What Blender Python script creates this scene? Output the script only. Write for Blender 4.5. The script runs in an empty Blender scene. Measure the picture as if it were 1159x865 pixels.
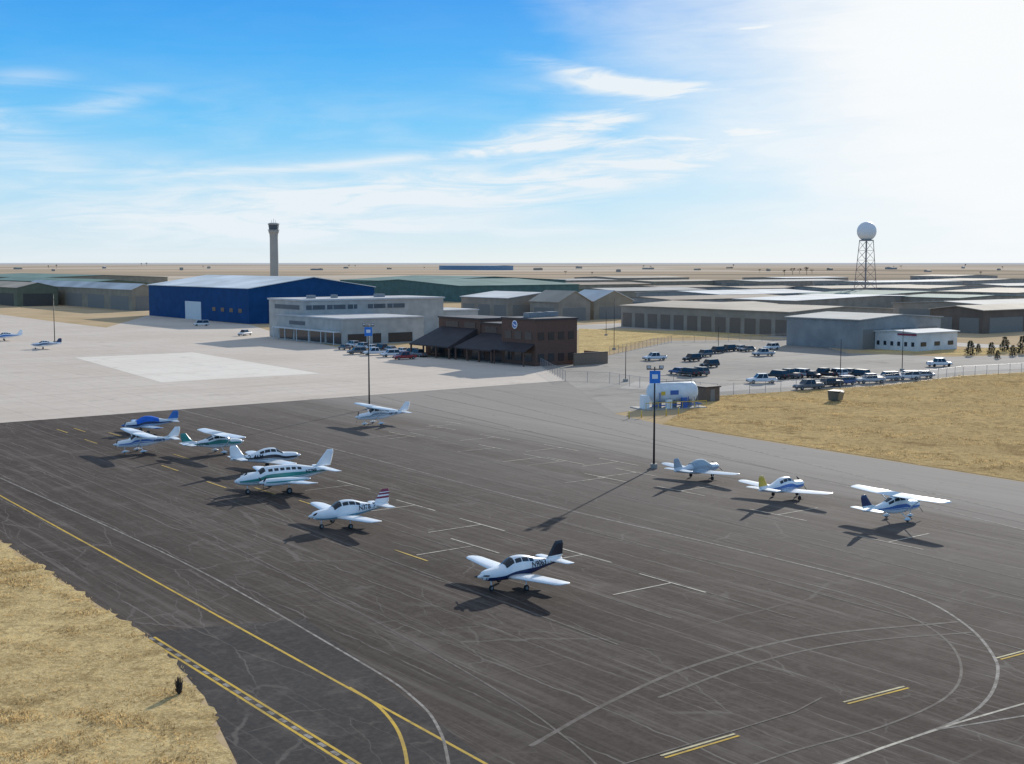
import bpy, bmesh, math, random
from mathutils import Vector, Matrix
R=random.Random(7)
sc=bpy.context.scene
sc.view_settings.view_transform='Standard'
sc.view_settings.look='None'
sc.view_settings.exposure=0
COL=sc.collection
# ---------------------------------------------------------------- survey helpers
F=1450.0; H0=23.0; TH=math.atan(135.5/F); CT,ST=math.cos(TH),math.sin(TH)
def Gz(u,v,z=0.0):
    a=(u-579.5)/F; b=(432.5-v)/F
    d=Vector((a,CT+b*ST,-ST+b*CT))
    t=(z-H0)/d.z
    return Vector((d.x*t,d.y*t,z))
def G(u,v): return Gz(u,v,0)
def zof(P,v):
    q=(432.5-v)/F
    return H0+P.y*(q*CT-ST)/(CT+q*ST)
ANG=math.radians(37)
E1=Vector((math.cos(ANG),math.sin(ANG),0)); NB=Vector((-math.sin(ANG),math.cos(ANG),0)); E2=-NB
def reach(C,d,u2):
    k=(u2-579.5)/F
    t=(k*(C.y*CT+H0*ST)-C.x)/(d.x-k*d.y*CT)
    return t
# ---------------------------------------------------------------- materials
MC={}
def nt(m): 
    m.use_nodes=True; n=m.node_tree; return n
def srgb(r,g,b):
    f=lambda c:(c/255/12.92) if c/255<=.04045 else ((c/255+.055)/1.055)**2.4
    return (f(r),f(g),f(b),1)
def mat(name,col,rough=.6,metal=0,var=.15,scale=3.0,spec=.5,rib=None,coat=0,bump=0,transl=0):
    key=name
    if key in MC: return MC[key]
    m=bpy.data.materials.new(name); n=nt(m); N=n.nodes; L=n.links
    b=N['Principled BSDF']
    b.inputs['Roughness'].default_value=rough; b.inputs['Metallic'].default_value=metal
    b.inputs['Specular IOR Level'].default_value=spec
    if coat: b.inputs['Coat Weight'].default_value=coat
    tc=N.new('ShaderNodeTexCoord'); no=N.new('ShaderNodeTexNoise'); no.inputs['Scale'].default_value=scale; no.inputs['Detail'].default_value=5
    L.new(tc.outputs['Object'],no.inputs['Vector'])
    mr=N.new('ShaderNodeMapRange'); mr.inputs[1].default_value=.3; mr.inputs[2].default_value=.7
    mr.inputs[3].default_value=1-var; mr.inputs[4].default_value=1+var*.6
    L.new(no.outputs['Fac'],mr.inputs[0])
    mx=N.new('ShaderNodeVectorMath'); mx.operation='SCALE'; mx.inputs[0].default_value=col[:3]
    L.new(mr.outputs[0],mx.inputs['Scale']); L.new(mx.outputs[0],b.inputs['Base Color'])
    if transl:
        t=N.new('ShaderNodeBsdfTranslucent'); L.new(mx.outputs[0],t.inputs['Color']); ms=N.new('ShaderNodeMixShader'); ms.inputs[0].default_value=transl
        L.new(b.outputs[0],ms.inputs[1]); L.new(t.outputs[0],ms.inputs[2]); L.new(ms.outputs[0],N['Material Output'].inputs['Surface'])
    if rib:
        w=N.new('ShaderNodeTexWave'); w.inputs['Scale'].default_value=rib[1]; w.bands_direction=rib[0]; w.wave_profile='SIN'
        L.new(tc.outputs['Object'],w.inputs['Vector'])
        bp=N.new('ShaderNodeBump'); bp.inputs['Strength'].default_value=.6; bp.inputs['Distance'].default_value=.06
        L.new(w.outputs['Fac'],bp.inputs['Height']); L.new(bp.outputs[0],b.inputs['Normal'])
    elif bump:
        bp=N.new('ShaderNodeBump'); bp.inputs['Strength'].default_value=bump; bp.inputs['Distance'].default_value=.05
        L.new(no.outputs['Fac'],bp.inputs['Height']); L.new(bp.outputs[0],b.inputs['Normal'])
    MC[key]=m; return m
GLASS=mat('tinted_glass',(.02,.03,.04),.12,0,.1,1,.5)
RUB=mat('rubber',(.02,.02,.02),.8)
STEEL=mat('galvanised_steel',(.28,.29,.3),.55,.4)
DSTEEL=mat('dark_steel',(.03,.03,.035),.5,.3)
WHITE=mat('white_paint',(.88,.90,.91),.35,0,.05,1.5,coat=.15)
# ---------------------------------------------------------------- mesh helpers
def link(o,parent=None):
    COL.objects.link(o)
    if parent is not None: o.parent=parent
    return o
def mobj(name,verts,faces,mats,parent=None,fm=None,smooth=False,recalc=True):
    me=bpy.data.meshes.new(name); me.from_pydata([tuple(v) for v in verts],[],faces)
    if not isinstance(mats,(list,tuple)): mats=[mats]
    for m in mats: me.materials.append(m)
    if fm:
        for p,i in zip(me.polygons,fm): p.material_index=i
    if recalc:
        bm=bmesh.new(); bm.from_mesh(me); bmesh.ops.recalc_face_normals(bm,faces=bm.faces); bm.to_mesh(me); bm.free()
    for p in me.polygons: p.use_smooth=smooth
    me.update()
    return link(bpy.data.objects.new(name,me),parent)
def empty(name,loc,rot=0,label=None,cat=None,group=None):
    o=bpy.data.objects.new(name,None); o.location=loc; o.rotation_euler=(0,0,rot); o.empty_display_size=.5
    COL.objects.link(o)
    tag(o,label,cat,group); return o
def tag(o,label,cat,group=None):
    if label: o['label']=label
    if cat: o['category']=cat
    if group: o['group']=group
def boxvf(V,Fc,x0,x1,y0,y1,z0,z1):
    b=len(V)
    V+= [(x0,y0,z0),(x1,y0,z0),(x1,y1,z0),(x0,y1,z0),(x0,y0,z1),(x1,y0,z1),(x1,y1,z1),(x0,y1,z1)]
    Fc+=[[b+i for i in f] for f in ((3,2,1,0),(4,5,6,7),(0,1,5,4),(1,2,6,5),(2,3,7,6),(3,0,4,7))]
def box(name,parent,x0,x1,y0,y1,z0,z1,m):
    V=[];Fc=[]; boxvf(V,Fc,x0,x1,y0,y1,z0,z1)
    return mobj(name,V,Fc,m,parent)
def beamvf(V,Fc,p,q,r,n=6,r2=None):
    p=Vector(p);q=Vector(q);d=(q-p)
    if d.length<1e-6:return
    d.normalize(); a=d.orthogonal().normalized(); c=d.cross(a); r2=r if r2 is None else r2
    b=len(V)
    for i in range(n):
        t=2*math.pi*i/n; w=a*math.cos(t)+c*math.sin(t)
        V.append(tuple(p+w*r)); V.append(tuple(q+w*r2))
    for i in range(n):
        j=(i+1)%n; Fc.append([b+2*i,b+2*j,b+2*j+1,b+2*i+1])
    Fc.append([b+2*i for i in range(n)][::-1]); Fc.append([b+2*i+1 for i in range(n)])
def beams(name,parent,segs,m,n=6,smooth=False):
    V=[];Fc=[]
    for s in segs: beamvf(V,Fc,s[0],s[1],s[2],n,s[3] if len(s)>3 else None)
    return mobj(name,V,Fc,m,parent,smooth=smooth)
def revolve(name,parent,prof,axis,center,m,n=20,smooth=True,fm=None):
    V=[];Fc=[]
    for r,t in prof:
        for i in range(n):
            a=2*math.pi*i/n; c,s=r*math.cos(a),r*math.sin(a)
            if axis=='y': v=(c,t,s)
            elif axis=='x': v=(t,c,s)
            else: v=(c,s,t)
            V.append((v[0]+center[0],v[1]+center[1],v[2]+center[2]))
    for k in range(len(prof)-1):
        for i in range(n):
            j=(i+1)%n; Fc.append([k*n+i,k*n+j,(k+1)*n+j,(k+1)*n+i])
    Fc.append(list(range(n))[::-1]); Fc.append([(len(prof)-1)*n+i for i in range(n)])
    mm=None
    if fm: mm=[fm[min(k//n,len(fm)-1)] for k in range((len(prof)-1)*n)]+[fm[0],fm[-1]]
    return mobj(name,V,Fc,m,parent,fm=mm,smooth=smooth)
def cr(pts,n=8):
    P=[pts[0]*2-pts[1]]+list(pts)+[pts[-1]*2-pts[-2]]; out=[]
    for i in range(1,len(P)-2):
        for k in range(n):
            t=k/n; a,b,c,d=P[i-1],P[i],P[i+1],P[i+2]
            out.append(.5*((2*b)+(c-a)*t+(2*a-5*b+4*c-d)*t*t+(3*b-a-3*c+d)*t**3))
    out.append(P[-2]); return out
def sheet(name,pts,z,m,label,cat='ground',kind='structure'):
    V=[(p.x,p.y,z) for p in pts]
    o=mobj(name,V,[list(range(len(V)))],m)
    if o.data.polygons[0].normal.z<0: o.data.flip_normals()
    o['kind']=kind; tag(o,label,cat); return o
RZ=[0]
def ribbon(name,pts,w,z,m,label,curve=False):
    # paint lies a centimetre or less above the asphalt; every crossing line has a level of its own
    if name not in ('tiedown_marking','parking_stall_line'):
        RZ[0]+=1; z=.0105+RZ[0]*.0003
    if curve: pts=cr(pts,10)
    V=[];Fc=[]
    for i,p in enumerate(pts):
        a=pts[max(0,i-1)]; b=pts[min(len(pts)-1,i+1)]; d=(b-a); d.z=0; d.normalize(); nn=Vector((-d.y,d.x,0))*w/2
        V.append((p.x+nn.x,p.y+nn.y,z)); V.append((p.x-nn.x,p.y-nn.y,z))
    for i in range(len(pts)-1): Fc.append([2*i,2*i+1,2*i+3,2*i+2])
    o=mobj(name,V,Fc,m)
    if o.data.polygons[0].normal.z<0: o.data.flip_normals()
    o['kind']='structure'; tag(o,label,'pavement marking'); return o
# ---------------------------------------------------------------- node helper
class NB_:
    def __init__(s,tree): s.N=tree.nodes; s.L=tree.links
    def m(s,op,a,b=None,c=None,clamp=False):
        n=s.N.new('ShaderNodeMath'); n.operation=op; n.use_clamp=clamp
        for i,x in enumerate((a,b,c)):
            if x is None: continue
            if isinstance(x,(int,float)): n.inputs[i].default_value=x
            else: s.L.new(x,n.inputs[i])
        return n.outputs[0]
    def ss(s,x,a,b,o0=0,o1=1):
        n=s.N.new('ShaderNodeMapRange'); n.interpolation_type='SMOOTHSTEP'
        s.L.new(x,n.inputs[0]); 
        for i,v in zip((1,2,3,4),(a,b,o0,o1)): n.inputs[i].default_value=v
        return n.outputs[0]
    def noise(s,vec,scale,detail=4,rough=.5,dist=0):
        n=s.N.new('ShaderNodeTexNoise'); n.inputs['Scale'].default_value=scale; n.inputs['Detail'].default_value=detail
        n.inputs['Roughness'].default_value=rough; n.inputs['Distortion'].default_value=dist
        s.L.new(vec,n.inputs['Vector']); return n.outputs['Fac']
    def map(s,vec,rot=0,scale=(1,1,1),loc=(0,0,0)):
        n=s.N.new('ShaderNodeMapping'); n.inputs['Rotation'].default_value=(0,0,rot); n.inputs['Scale'].default_value=scale; n.inputs['Location'].default_value=loc
        s.L.new(vec,n.inputs['Vector']); return n.outputs[0]
    def mix(s,f,a,b):
        n=s.N.new('ShaderNodeMix'); n.data_type='RGBA'
        if isinstance(f,(int,float)): n.inputs[0].default_value=f
        else: s.L.new(f,n.inputs[0])
        for i,x in ((6,a),(7,b)):
            if isinstance(x,tuple): n.inputs[i].default_value=x if len(x)==4 else x+(1,)
            else: s.L.new(x,n.inputs[i])
        return n.outputs[2]
    def sep(s,v):
        n=s.N.new('ShaderNodeSeparateXYZ'); s.L.new(v,n.inputs[0]); return n.outputs
    def comb(s,x,y,z=0):
        n=s.N.new('ShaderNodeCombineXYZ')
        for i,v in enumerate((x,y,z)):
            if isinstance(v,(int,float)): n.inputs[i].default_value=v
            else: s.L.new(v,n.inputs[i])
        return n.outputs[0]
    def bump(s,h,st,dist):
        n=s.N.new('ShaderNodeBump'); n.inputs['Strength'].default_value=st; n.inputs['Distance'].default_value=dist
        s.L.new(h,n.inputs['Height']); return n.outputs[0]
# ---------------------------------------------------------------- sun & sky
pb=G(740,527); pt=G(612,593); ph=zof(pb,415)
sv=Vector((pb.x-pt.x,pb.y-pt.y,ph)).normalized()
EL=math.asin(sv.z); AZ=math.atan2(sv.x,sv.y)
print('SUN el',math.degrees(EL),'az',math.degrees(AZ),'pole',ph)
sl=bpy.data.lights.new('sun','SUN'); sl.energy=5; sl.angle=math.radians(.5); sl.color=(1,.95,.86)
so=bpy.data.objects.new('sun',sl); so.rotation_euler=sv.to_track_quat('Z','Y').to_euler(); COL.objects.link(so)
w=bpy.data.worlds.new('World'); sc.world=w; w.use_nodes=True; T=w.node_tree; k=NB_(T)
bg=T.nodes['Background']; bg.inputs['Strength'].default_value=.15
sk=T.nodes.new('ShaderNodeTexSky'); sk.sky_type='NISHITA'; sk.sun_disc=False; sk.sun_elevation=EL; sk.sun_rotation=AZ; sk.altitude=1600; sk.dust_density=.6
tc=T.nodes.new('ShaderNodeTexCoord'); x,y,z=k.sep(tc.outputs['Generated'])
az=k.m('ARCTAN2',x,y); el=k.m('ARCSINE',z)
U=k.m('MULTIPLY',az,1450); V_=k.m('MULTIPLY',el,1450)
ramp=T.nodes.new('ShaderNodeValToRGB'); re=ramp.color_ramp
stops=[(0,(212,228,238)),(.1,(194,222,240)),(.28,(158,213,245)),(.5,(100,193,246)),(.75,(54,170,243)),(1,(26,149,237))]
re.elements[0].position=0; re.elements[0].color=srgb(*stops[0][1]); re.elements[1].position=1; re.elements[1].color=srgb(*stops[-1][1])
for p,c in stops[1:-1]:
    e=re.elements.new(p); e.color=srgb(*c)
T.links.new(k.m('DIVIDE',V_,300,clamp=True),ramp.inputs[0])
azure=T.nodes.new('ShaderNodeVectorMath'); azure.operation='SCALE'; azure.inputs['Scale'].default_value=6.67; T.links.new(ramp.outputs[0],azure.inputs[0])
f=k.ss(V_,300,1200,.92,0)
base=k.mix(f,sk.outputs[0],azure.outputs[0])
cv=k.comb(k.m('MULTIPLY',U,.0042),k.m('MULTIPLY',V_,.013))
cvr=k.map(cv,rot=-.12)
n1=k.noise(cvr,.9,5,.55,.4); n2=k.noise(k.map(cvr,loc=(5,3,0),scale=(1,2.4,1)),1.5,8,.60,.9)
tot=None
for (u,v,a,b,ang,s) in [(630,152,95,14,8,1.1),(745,108,130,13,-3,1.2),(668,92,70,10,-12,1.0),(705,130,85,13,16,.8),(850,43,40,6,6,1.3),(470,182,280,5,5,.7),(660,166,160,5,3,.8),(140,128,60,13,12,.55),(60,108,50,11,5,.4),(420,222,240,30,6,.75),(60,190,160,28,-8,.6),(640,262,100,7,2,.6),(200,245,280,32,3,.8),(20,150,60,16,-14,.55),(790,180,190,28,10,.75),(905,22,45,6,2,.5),(460,262,220,14,2,.6),(600,212,300,28,8,.6)]:
    da=k.m('SUBTRACT',U,u-579.5); de=k.m('SUBTRACT',V_,297-v); c_,s_=math.cos(math.radians(ang)),math.sin(math.radians(ang))
    p=k.m('ADD',k.m('MULTIPLY',da,c_/a),k.m('MULTIPLY',de,s_/a)); q=k.m('ADD',k.m('MULTIPLY',da,-s_/b),k.m('MULTIPLY',de,c_/b))
    q=k.m('ADD',q,k.m('MULTIPLY',k.m('SUBTRACT',n1,.5),2.0 if b>6 else 1.0))
    r=k.m('ADD',k.m('MULTIPLY',p,p),k.m('MULTIPLY',q,q)); g=k.m('MULTIPLY',k.m('EXPONENT',k.m('MULTIPLY',r,-1)),s)
    tot=g if tot is None else k.m('ADD',tot,g)
streak=k.m('MULTIPLY',tot,k.ss(n2,.30,.66,.2,1.0),clamp=True)
cover=k.m('ADD',k.m('MULTIPLY',n1,.65),k.m('MULTIPLY',n2,.35)); 
gen=k.m('MULTIPLY',k.ss(cover,.38,.70),k.ss(V_,30,240,.6,.04))
hi=k.ss(V_,420,900,0,.34)  # unseen thin cloud added across the upper dome as neutral fill light
SU=math.atan2(sv.x,sv.y)*1450; SV=EL*1450
dx=k.m('SUBTRACT',U,SU); dy=k.m('SUBTRACT',V_,SV)
dist=k.m('SQRT',k.m('ADD',k.m('MULTIPLY',dx,dx),k.m('MULTIPLY',k.m('MULTIPLY',dy,dy),.42)))
dist=k.m('ADD',dist,k.m('MULTIPLY',k.m('SUBTRACT',cover,.5),330))
veil=k.ss(dist,230,610,1,0)
al=k.m('MAXIMUM',k.m('MAXIMUM',k.m('MAXIMUM',streak,gen),hi),veil)
glow=k.ss(dist,150,520,1.0,0)
wc=k.mix(glow,(5.4,5.9,6.25,1),(6.35,6.5,6.6,1))
lowz=k.ss(z,-.02,.0)
fin=k.mix(k.m('MULTIPLY',al,lowz),base,wc)
T.links.new(fin,bg.inputs['Color'])
# ---------------------------------------------------------------- ground materials
def newmat(name):
    m=bpy.data.materials.new(name); n=nt(m); kk=NB_(n); tc=n.nodes.new('ShaderNodeTexCoord'); return m,kk,tc.outputs['Object'],n.nodes['Principled BSDF']
def ground_mat():
    m,k,P,b=newmat('prairie')
    pr=k.map(P,rot=-ANG)
    n1=k.noise(k.map(pr,scale=(1,.35,1)),.004,5,.6); n2=k.noise(P,.05,6,.6); n3=k.noise(P,1.2,4,.7)
    c=k.mix(k.ss(n1,.35,.65),(.54,.39,.22),(.60,.46,.31)); c=k.mix(k.ss(n2,.35,.7,0,.6),c,(.34,.25,.14)); c=k.mix(k.ss(n3,.3,.7,0,.35),c,(.63,.49,.32))
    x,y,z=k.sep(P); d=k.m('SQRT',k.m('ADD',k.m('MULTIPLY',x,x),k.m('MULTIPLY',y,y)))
    f=k.noise(k.map(P,scale=(.3,1,1)),.0016,5,.65); f2=k.noise(k.map(P,scale=(.12,1,1),loc=(900,0,0)),.0013,6,.7)
    vo=k.N.new('ShaderNodeTexVoronoi'); vo.distance='CHEBYCHEV'; vo.inputs['Scale'].default_value=.0012; vo.inputs['Randomness'].default_value=.5; k.L.new(P,vo.inputs['Vector'])
    fr=k.sep(vo.outputs['Color'])[0]
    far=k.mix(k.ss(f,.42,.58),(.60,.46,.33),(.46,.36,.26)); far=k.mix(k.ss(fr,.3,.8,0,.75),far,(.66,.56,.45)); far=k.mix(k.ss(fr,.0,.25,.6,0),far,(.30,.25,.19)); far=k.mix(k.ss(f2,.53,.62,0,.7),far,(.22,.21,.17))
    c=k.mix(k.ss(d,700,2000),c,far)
    c=k.mix(k.ss(d,5000,26000),c,(.54,.55,.57))  # aerial haze painted into the ground colour, paler blue-grey with distance
    k.L.new(c,b.inputs['Base Color']); b.inputs['Roughness'].default_value=1; b.inputs['Specular IOR Level'].default_value=0
    return m
def grass_mat(name,c0,c1,dk,hi_):
    m,k,P,b=newmat(name)
    n1=k.noise(P,.09,5,.6,.5); n2=k.noise(P,.8,8,.8,.3); n3=k.noise(P,3.5,6,.85)
    c=k.mix(k.ss(n1,.38,.62),c0,c1); c=k.mix(k.ss(n2,.43,.60,0,.7),c,dk); c=k.mix(k.ss(n3,.44,.60,0,.6),c,hi_)
    n4=k.noise(k.map(P,loc=(40,9,0)),.15,7,.8); c=k.mix(k.ss(n4,.52,.62,0,.7),c,tuple(a*1.05 for a in dk))
    n5=k.noise(P,6,5,.85); c=k.mix(k.ss(n5,.50,.64,0,.65),c,tuple(a*.75 for a in dk))
    k.L.new(c,b.inputs['Base Color']); b.inputs['Roughness'].default_value=1; b.inputs['Specular IOR Level'].default_value=0
    k.L.new(k.bump(k.m('ADD',n2,k.m('MULTIPLY',n3,.5)),.8,.22),b.inputs['Normal']); return m
EDGE=G(1159,546).dot(E1)
def asphalt_mat(name='worn_asphalt',dark=False):
    m,k,P,b=newmat(name)
    pr=k.map(P,rot=-ANG); x,y,z=k.sep(pr)
    wob=k.noise(k.map(pr,scale=(.2,1,1)),.25,3,.6)
    n1=k.noise(pr,.05,5,.6); n2=k.noise(pr,2.5,5,.7); st=k.noise(k.map(pr,scale=(1,.02,1)),1.1,5,.75); st2=k.noise(k.map(pr,scale=(1,.02,1)),.22,3,.6); st3=k.noise(k.map(pr,scale=(1,.02,1),loc=(31,7,0)),2.4,5,.7); st4=k.noise(k.map(pr,scale=(1,.03,1),loc=(11,57,0)),4.5,4,.7)
    c=k.mix(k.ss(n1,.3,.7),(.058,.043,.036),(.092,.072,.061)) if not dark else k.mix(k.ss(n1,.3,.7),(.040,.037,.037),(.064,.059,.057))
    n6=k.noise(pr,.9,6,.75); c=k.mix(k.ss(n6,.4,.7,0,.4),c,(.038,.03,.026))
    n7=k.noise(k.map(pr,loc=(70,20,0)),.22,6,.7); c=k.mix(k.ss(n7,.52,.68,0,.45),c,(.16,.135,.118))
    c=k.mix(k.ss(n2,.35,.75,0,.4),c,(.14,.117,.10))
    if not dark:
        c=k.mix(k.ss(st,.46,.72,0,.5),c,(.195,.166,.144))
        c=k.mix(k.ss(st3,.55,.70,0,.45),c,(.26,.228,.20))
        c=k.mix(k.ss(st4,.56,.72,0,.35),c,(.23,.20,.175))
        c=k.mix(k.ss(st2,.48,.64,0,.35),c,(.04,.031,.027))
        wear=k.m('MULTIPLY',k.ss(x,EDGE-62,EDGE-6),k.ss(st2,.3,.62,.4,1))
        c=k.mix(k.m('MULTIPLY',wear,.75),c,(.26,.232,.208))
        lane=k.m('MULTIPLY',k.ss(k.m('ADD',x,k.m('MULTIPLY',k.m('SUBTRACT',st,.5),18)),EDGE-26,EDGE-8),k.ss(st3,.3,.6,.9,.6))
        c=k.mix(lane,c,(.34,.305,.27))
    fx=k.m('FRACT',k.m('DIVIDE',k.m('ADD',x,k.m('MULTIPLY',wob,.9)),4.1))
    ln=k.ss(k.m('ABSOLUTE',k.m('SUBTRACT',fx,.5)),.006,.022,1,0)
    ln=k.m('MULTIPLY',ln,k.ss(k.noise(pr,.13,4,.7),.38,.6))
    c=k.mix(k.m('MULTIPLY',ln,.5 if not dark else .12),c,(.29,.26,.23))
    fy=k.m('FRACT',k.m('DIVIDE',k.m('ADD',y,k.m('MULTIPLY',wob,2.2)),23))
    lt=k.m('MULTIPLY',k.ss(k.m('ABSOLUTE',k.m('SUBTRACT',fy,.5)),.0015,.005,1,0),k.ss(k.noise(pr,.09,4,.7),.45,.6))
    c=k.mix(k.m('MULTIPLY',lt,.3),c,(.24,.21,.185))
    dn=k.N.new('ShaderNodeTexNoise'); dn.inputs['Scale'].default_value=.5; dn.inputs['Detail'].default_value=4; k.L.new(pr,dn.inputs['Vector'])
    for (scl,wd,amt,off) in ((.085,.008,.4,0),(.26,.016,.3,37)):
        vo=k.N.new('ShaderNodeTexVoronoi'); vo.feature='DISTANCE_TO_EDGE'; vo.inputs['Scale'].default_value=scl
        ad=k.N.new('ShaderNodeVectorMath'); ad.operation='MULTIPLY_ADD'; ad.inputs[1].default_value=(1.2,1.2,0); k.L.new(dn.outputs['Color'],ad.inputs[0]); k.L.new(k.map(pr,scale=(1.9,.5,0),loc=(off,off,0)),ad.inputs[2])
        k.L.new(ad.outputs[0],vo.inputs['Vector'])
        ck=k.m('MULTIPLY',k.ss(vo.outputs['Distance'],wd*.25,wd,1,0),k.ss(k.noise(k.map(pr,loc=(off,0,0)),.07,3,.6),.43,.58))
        c=k.mix(k.m('MULTIPLY',ck,amt),c,(.22,.195,.17))
    oi=k.m('MULTIPLY',k.ss(k.noise(pr,.5,5,.7),.62,.72),.45); c=k.mix(oi,c,(.026,.022,.02))
    k.L.new(c,b.inputs['Base Color']); b.inputs['Roughness'].default_value=.95; b.inputs['Specular IOR Level'].default_value=.06
    k.L.new(k.bump(n2,.4,.02),b.inputs['Normal']); return m
def concrete_mat(name,c0,c1,joint=6,stain=.35):
    m,k,P,b=newmat(name)
    pr=k.map(P,rot=-ANG); x,y,z=k.sep(pr)
    n1=k.noise(pr,.03,5,.65); n2=k.noise(pr,.6,6,.7); st=k.noise(k.map(pr,scale=(.05,1,1)),.3,4,.6)
    c=k.mix(k.ss(n1,.3,.7),c0,c1); c=k.mix(k.ss(n2,.4,.75,0,.25),c,tuple(a*.65 for a in c0)); c=k.mix(k.ss(st,.5,.75,0,.35),c,tuple(a*.75 for a in c0))
    for q in (x,y):
        fx=k.m('FRACT',k.m('DIVIDE',q,joint)); ln=k.ss(k.m('ABSOLUTE',k.m('SUBTRACT',fx,.5)),.008,.02,1,0)
        c=k.mix(k.m('MULTIPLY',ln,.3),c,tuple(a*.5 for a in c0))
    oi=k.ss(k.noise(pr,.1,5,.7),.58,.72,0,stain); c=k.mix(oi,c,tuple(a*.4 for a in c0))
    k.L.new(c,b.inputs['Base Color']); b.inputs['Roughness'].default_value=.95; b.inputs['Specular IOR Level'].default_value=.06; return m
GR=grass_mat('dry_grass_gold',(.82,.60,.28),(.64,.46,.21),(.32,.22,.10),(.88,.69,.38)); GR2=grass_mat('dry_grass_brown',(.68,.48,.22),(.50,.345,.16),(.27,.18,.085),(.74,.55,.29)); AS=asphalt_mat(); AD=asphalt_mat('sealed_asphalt',True)
CO=concrete_mat('apron_concrete',(.60,.51,.425),(.68,.59,.50)); CO2=concrete_mat('pale_concrete',(.80,.71,.61),(.85,.77,.67)); LOT=concrete_mat('parking_lot_surface',(.27,.245,.22),(.40,.36,.315),9,.6); ROADM=concrete_mat('road_surface',(.42,.38,.34),(.52,.47,.42),12)
S=45000
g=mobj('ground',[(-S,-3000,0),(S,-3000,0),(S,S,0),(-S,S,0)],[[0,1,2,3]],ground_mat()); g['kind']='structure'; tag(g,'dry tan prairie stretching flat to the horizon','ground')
P=lambda *a:[G(u,v) for u,v in a]
far_r=G(1159,546)+E2*90; 
sheet('apron',[*P((-250,505),(0,470),(640,428),(695,468),(750,481),(1159,546)),far_r,far_r-E1*70+E2*40,Vector((-20,20,0)),G(270,868),G(232,790),G(200,752),G(170,724),G(80,664),G(0,612),G(-250,468)+Vector((-5,-12,0))],.004,AS,'dark worn asphalt aircraft apron with cracks','apron')
sheet('concrete_apron',P((-500,540),(-250,498),(0,479),(640,431),(612,414),(480,403),(380,393),(312,377),(284,368),(168,357),(120,371),(60,364),(0,356),(-260,345)),.0275,CO,'pale beige concrete ramp beside the hangars','apron')
sheet('concrete_pad',P((85,405),(218,399),(362,423),(183,433)),.034,CO2,'lighter newly poured concrete rectangle on the ramp','concrete pad')
sheet('taxiway',P((168,716),(345,700),(575,880),(470,900),(275,872),(232,790),(200,752)),.008,AD,'smooth dark sealed taxiway strip','taxiway')
sheet('parking_lot',P((640,431),(695,468),(740,462),(805,449),(1000,436),(1090,425),(1400,408),(1400,394),(1159,402),(1075,404),(960,400),(900,384),(760,386),(690,402),(612,414)),.014,LOT,'worn grey car park and access road','car park')
sheet('road',P((700,440),(812,444),(1000,431),(1090,421),(1400,404),(1400,399),(1090,414),(1000,422),(820,437),(720,432)),.026,ROADM,'pale dusty access road beside the field','road')
sheet('road',P((560,372),(700,366),(900,378),(1159,392),(1159,396),(900,383),(700,371),(560,380)),.02,ROADM,'pale service road between the hangars','road')
gl=P((270,868),(232,790),(200,752),(170,724),(80,664),(0,612),(-120,545)); gl+=[Vector((-60,70,0)),Vector((-60,40,0)),Vector((-22,30,0))]
gr_=P((750,480),(805,449),(1000,436),(1090,425),(1400,408)); gr_+=[far_r+E1*60,far_r,G(1159,545)]
def rough(pts,i0,i1,amp,step):
    out=[]
    for i,p in enumerate(pts):
        out.append(p)
        if i0<=i<i1:
            q=pts[i+1]; L=(q-p).length; n=int(L/step)
            for j in range(1,n): 
                t=p+(q-p)*j/n; out.append(t+Vector((R.uniform(-amp,amp),R.uniform(-amp,amp),0)))
    return out
sheet('grass_verge',rough(gl,0,6,.4,.7),.03,GR,'dry tan grass verge at the taxiway edge','grass')
gr2=gr_[::-1]; sheet('grass_field',rough(gr2,0,5,.5,1.0),.03,GR2,'dry golden grass field beside the apron','grass')
sheet('grass_island',P((655,372),(735,375),(890,372),(960,378),(880,380),(740,383),(690,398),(655,400)),.028,GR,'dry grass island by the car park','grass')
sheet('grass_island',P((965,398),(1090,402),(1159,400),(1400,392),(1400,386),(1159,392),(1085,396),(1000,396)),.034,GR,'dry grass strip in front of the hangars','grass')
for i in range(16):
    c=G(868,437)+ (G(1050,425)-G(868,437))*i/15
    ribbon('parking_stall_line',[c,c+NB*4.8],.12,.03,mat('stall_paint',(.60,.57,.52),.8,0,.35,1.2,.1),'white parking stall line')
def inpoly(p,poly):
    c=False;j=len(poly)-1
    for i in range(len(poly)):
        a,b=poly[i],poly[j]
        if (a.y>p.y)!=(b.y>p.y) and p.x<(b.x-a.x)*(p.y-a.y)/(b.y-a.y)+a.x: c=not c
        j=i
    return c
GT=[mat('grass_straw',(.84,.63,.32),.95,0,.25,.6,0,transl=.4),mat('grass_brown',(.44,.31,.15),.95,0,.3,.6,0,transl=.25)]
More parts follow.
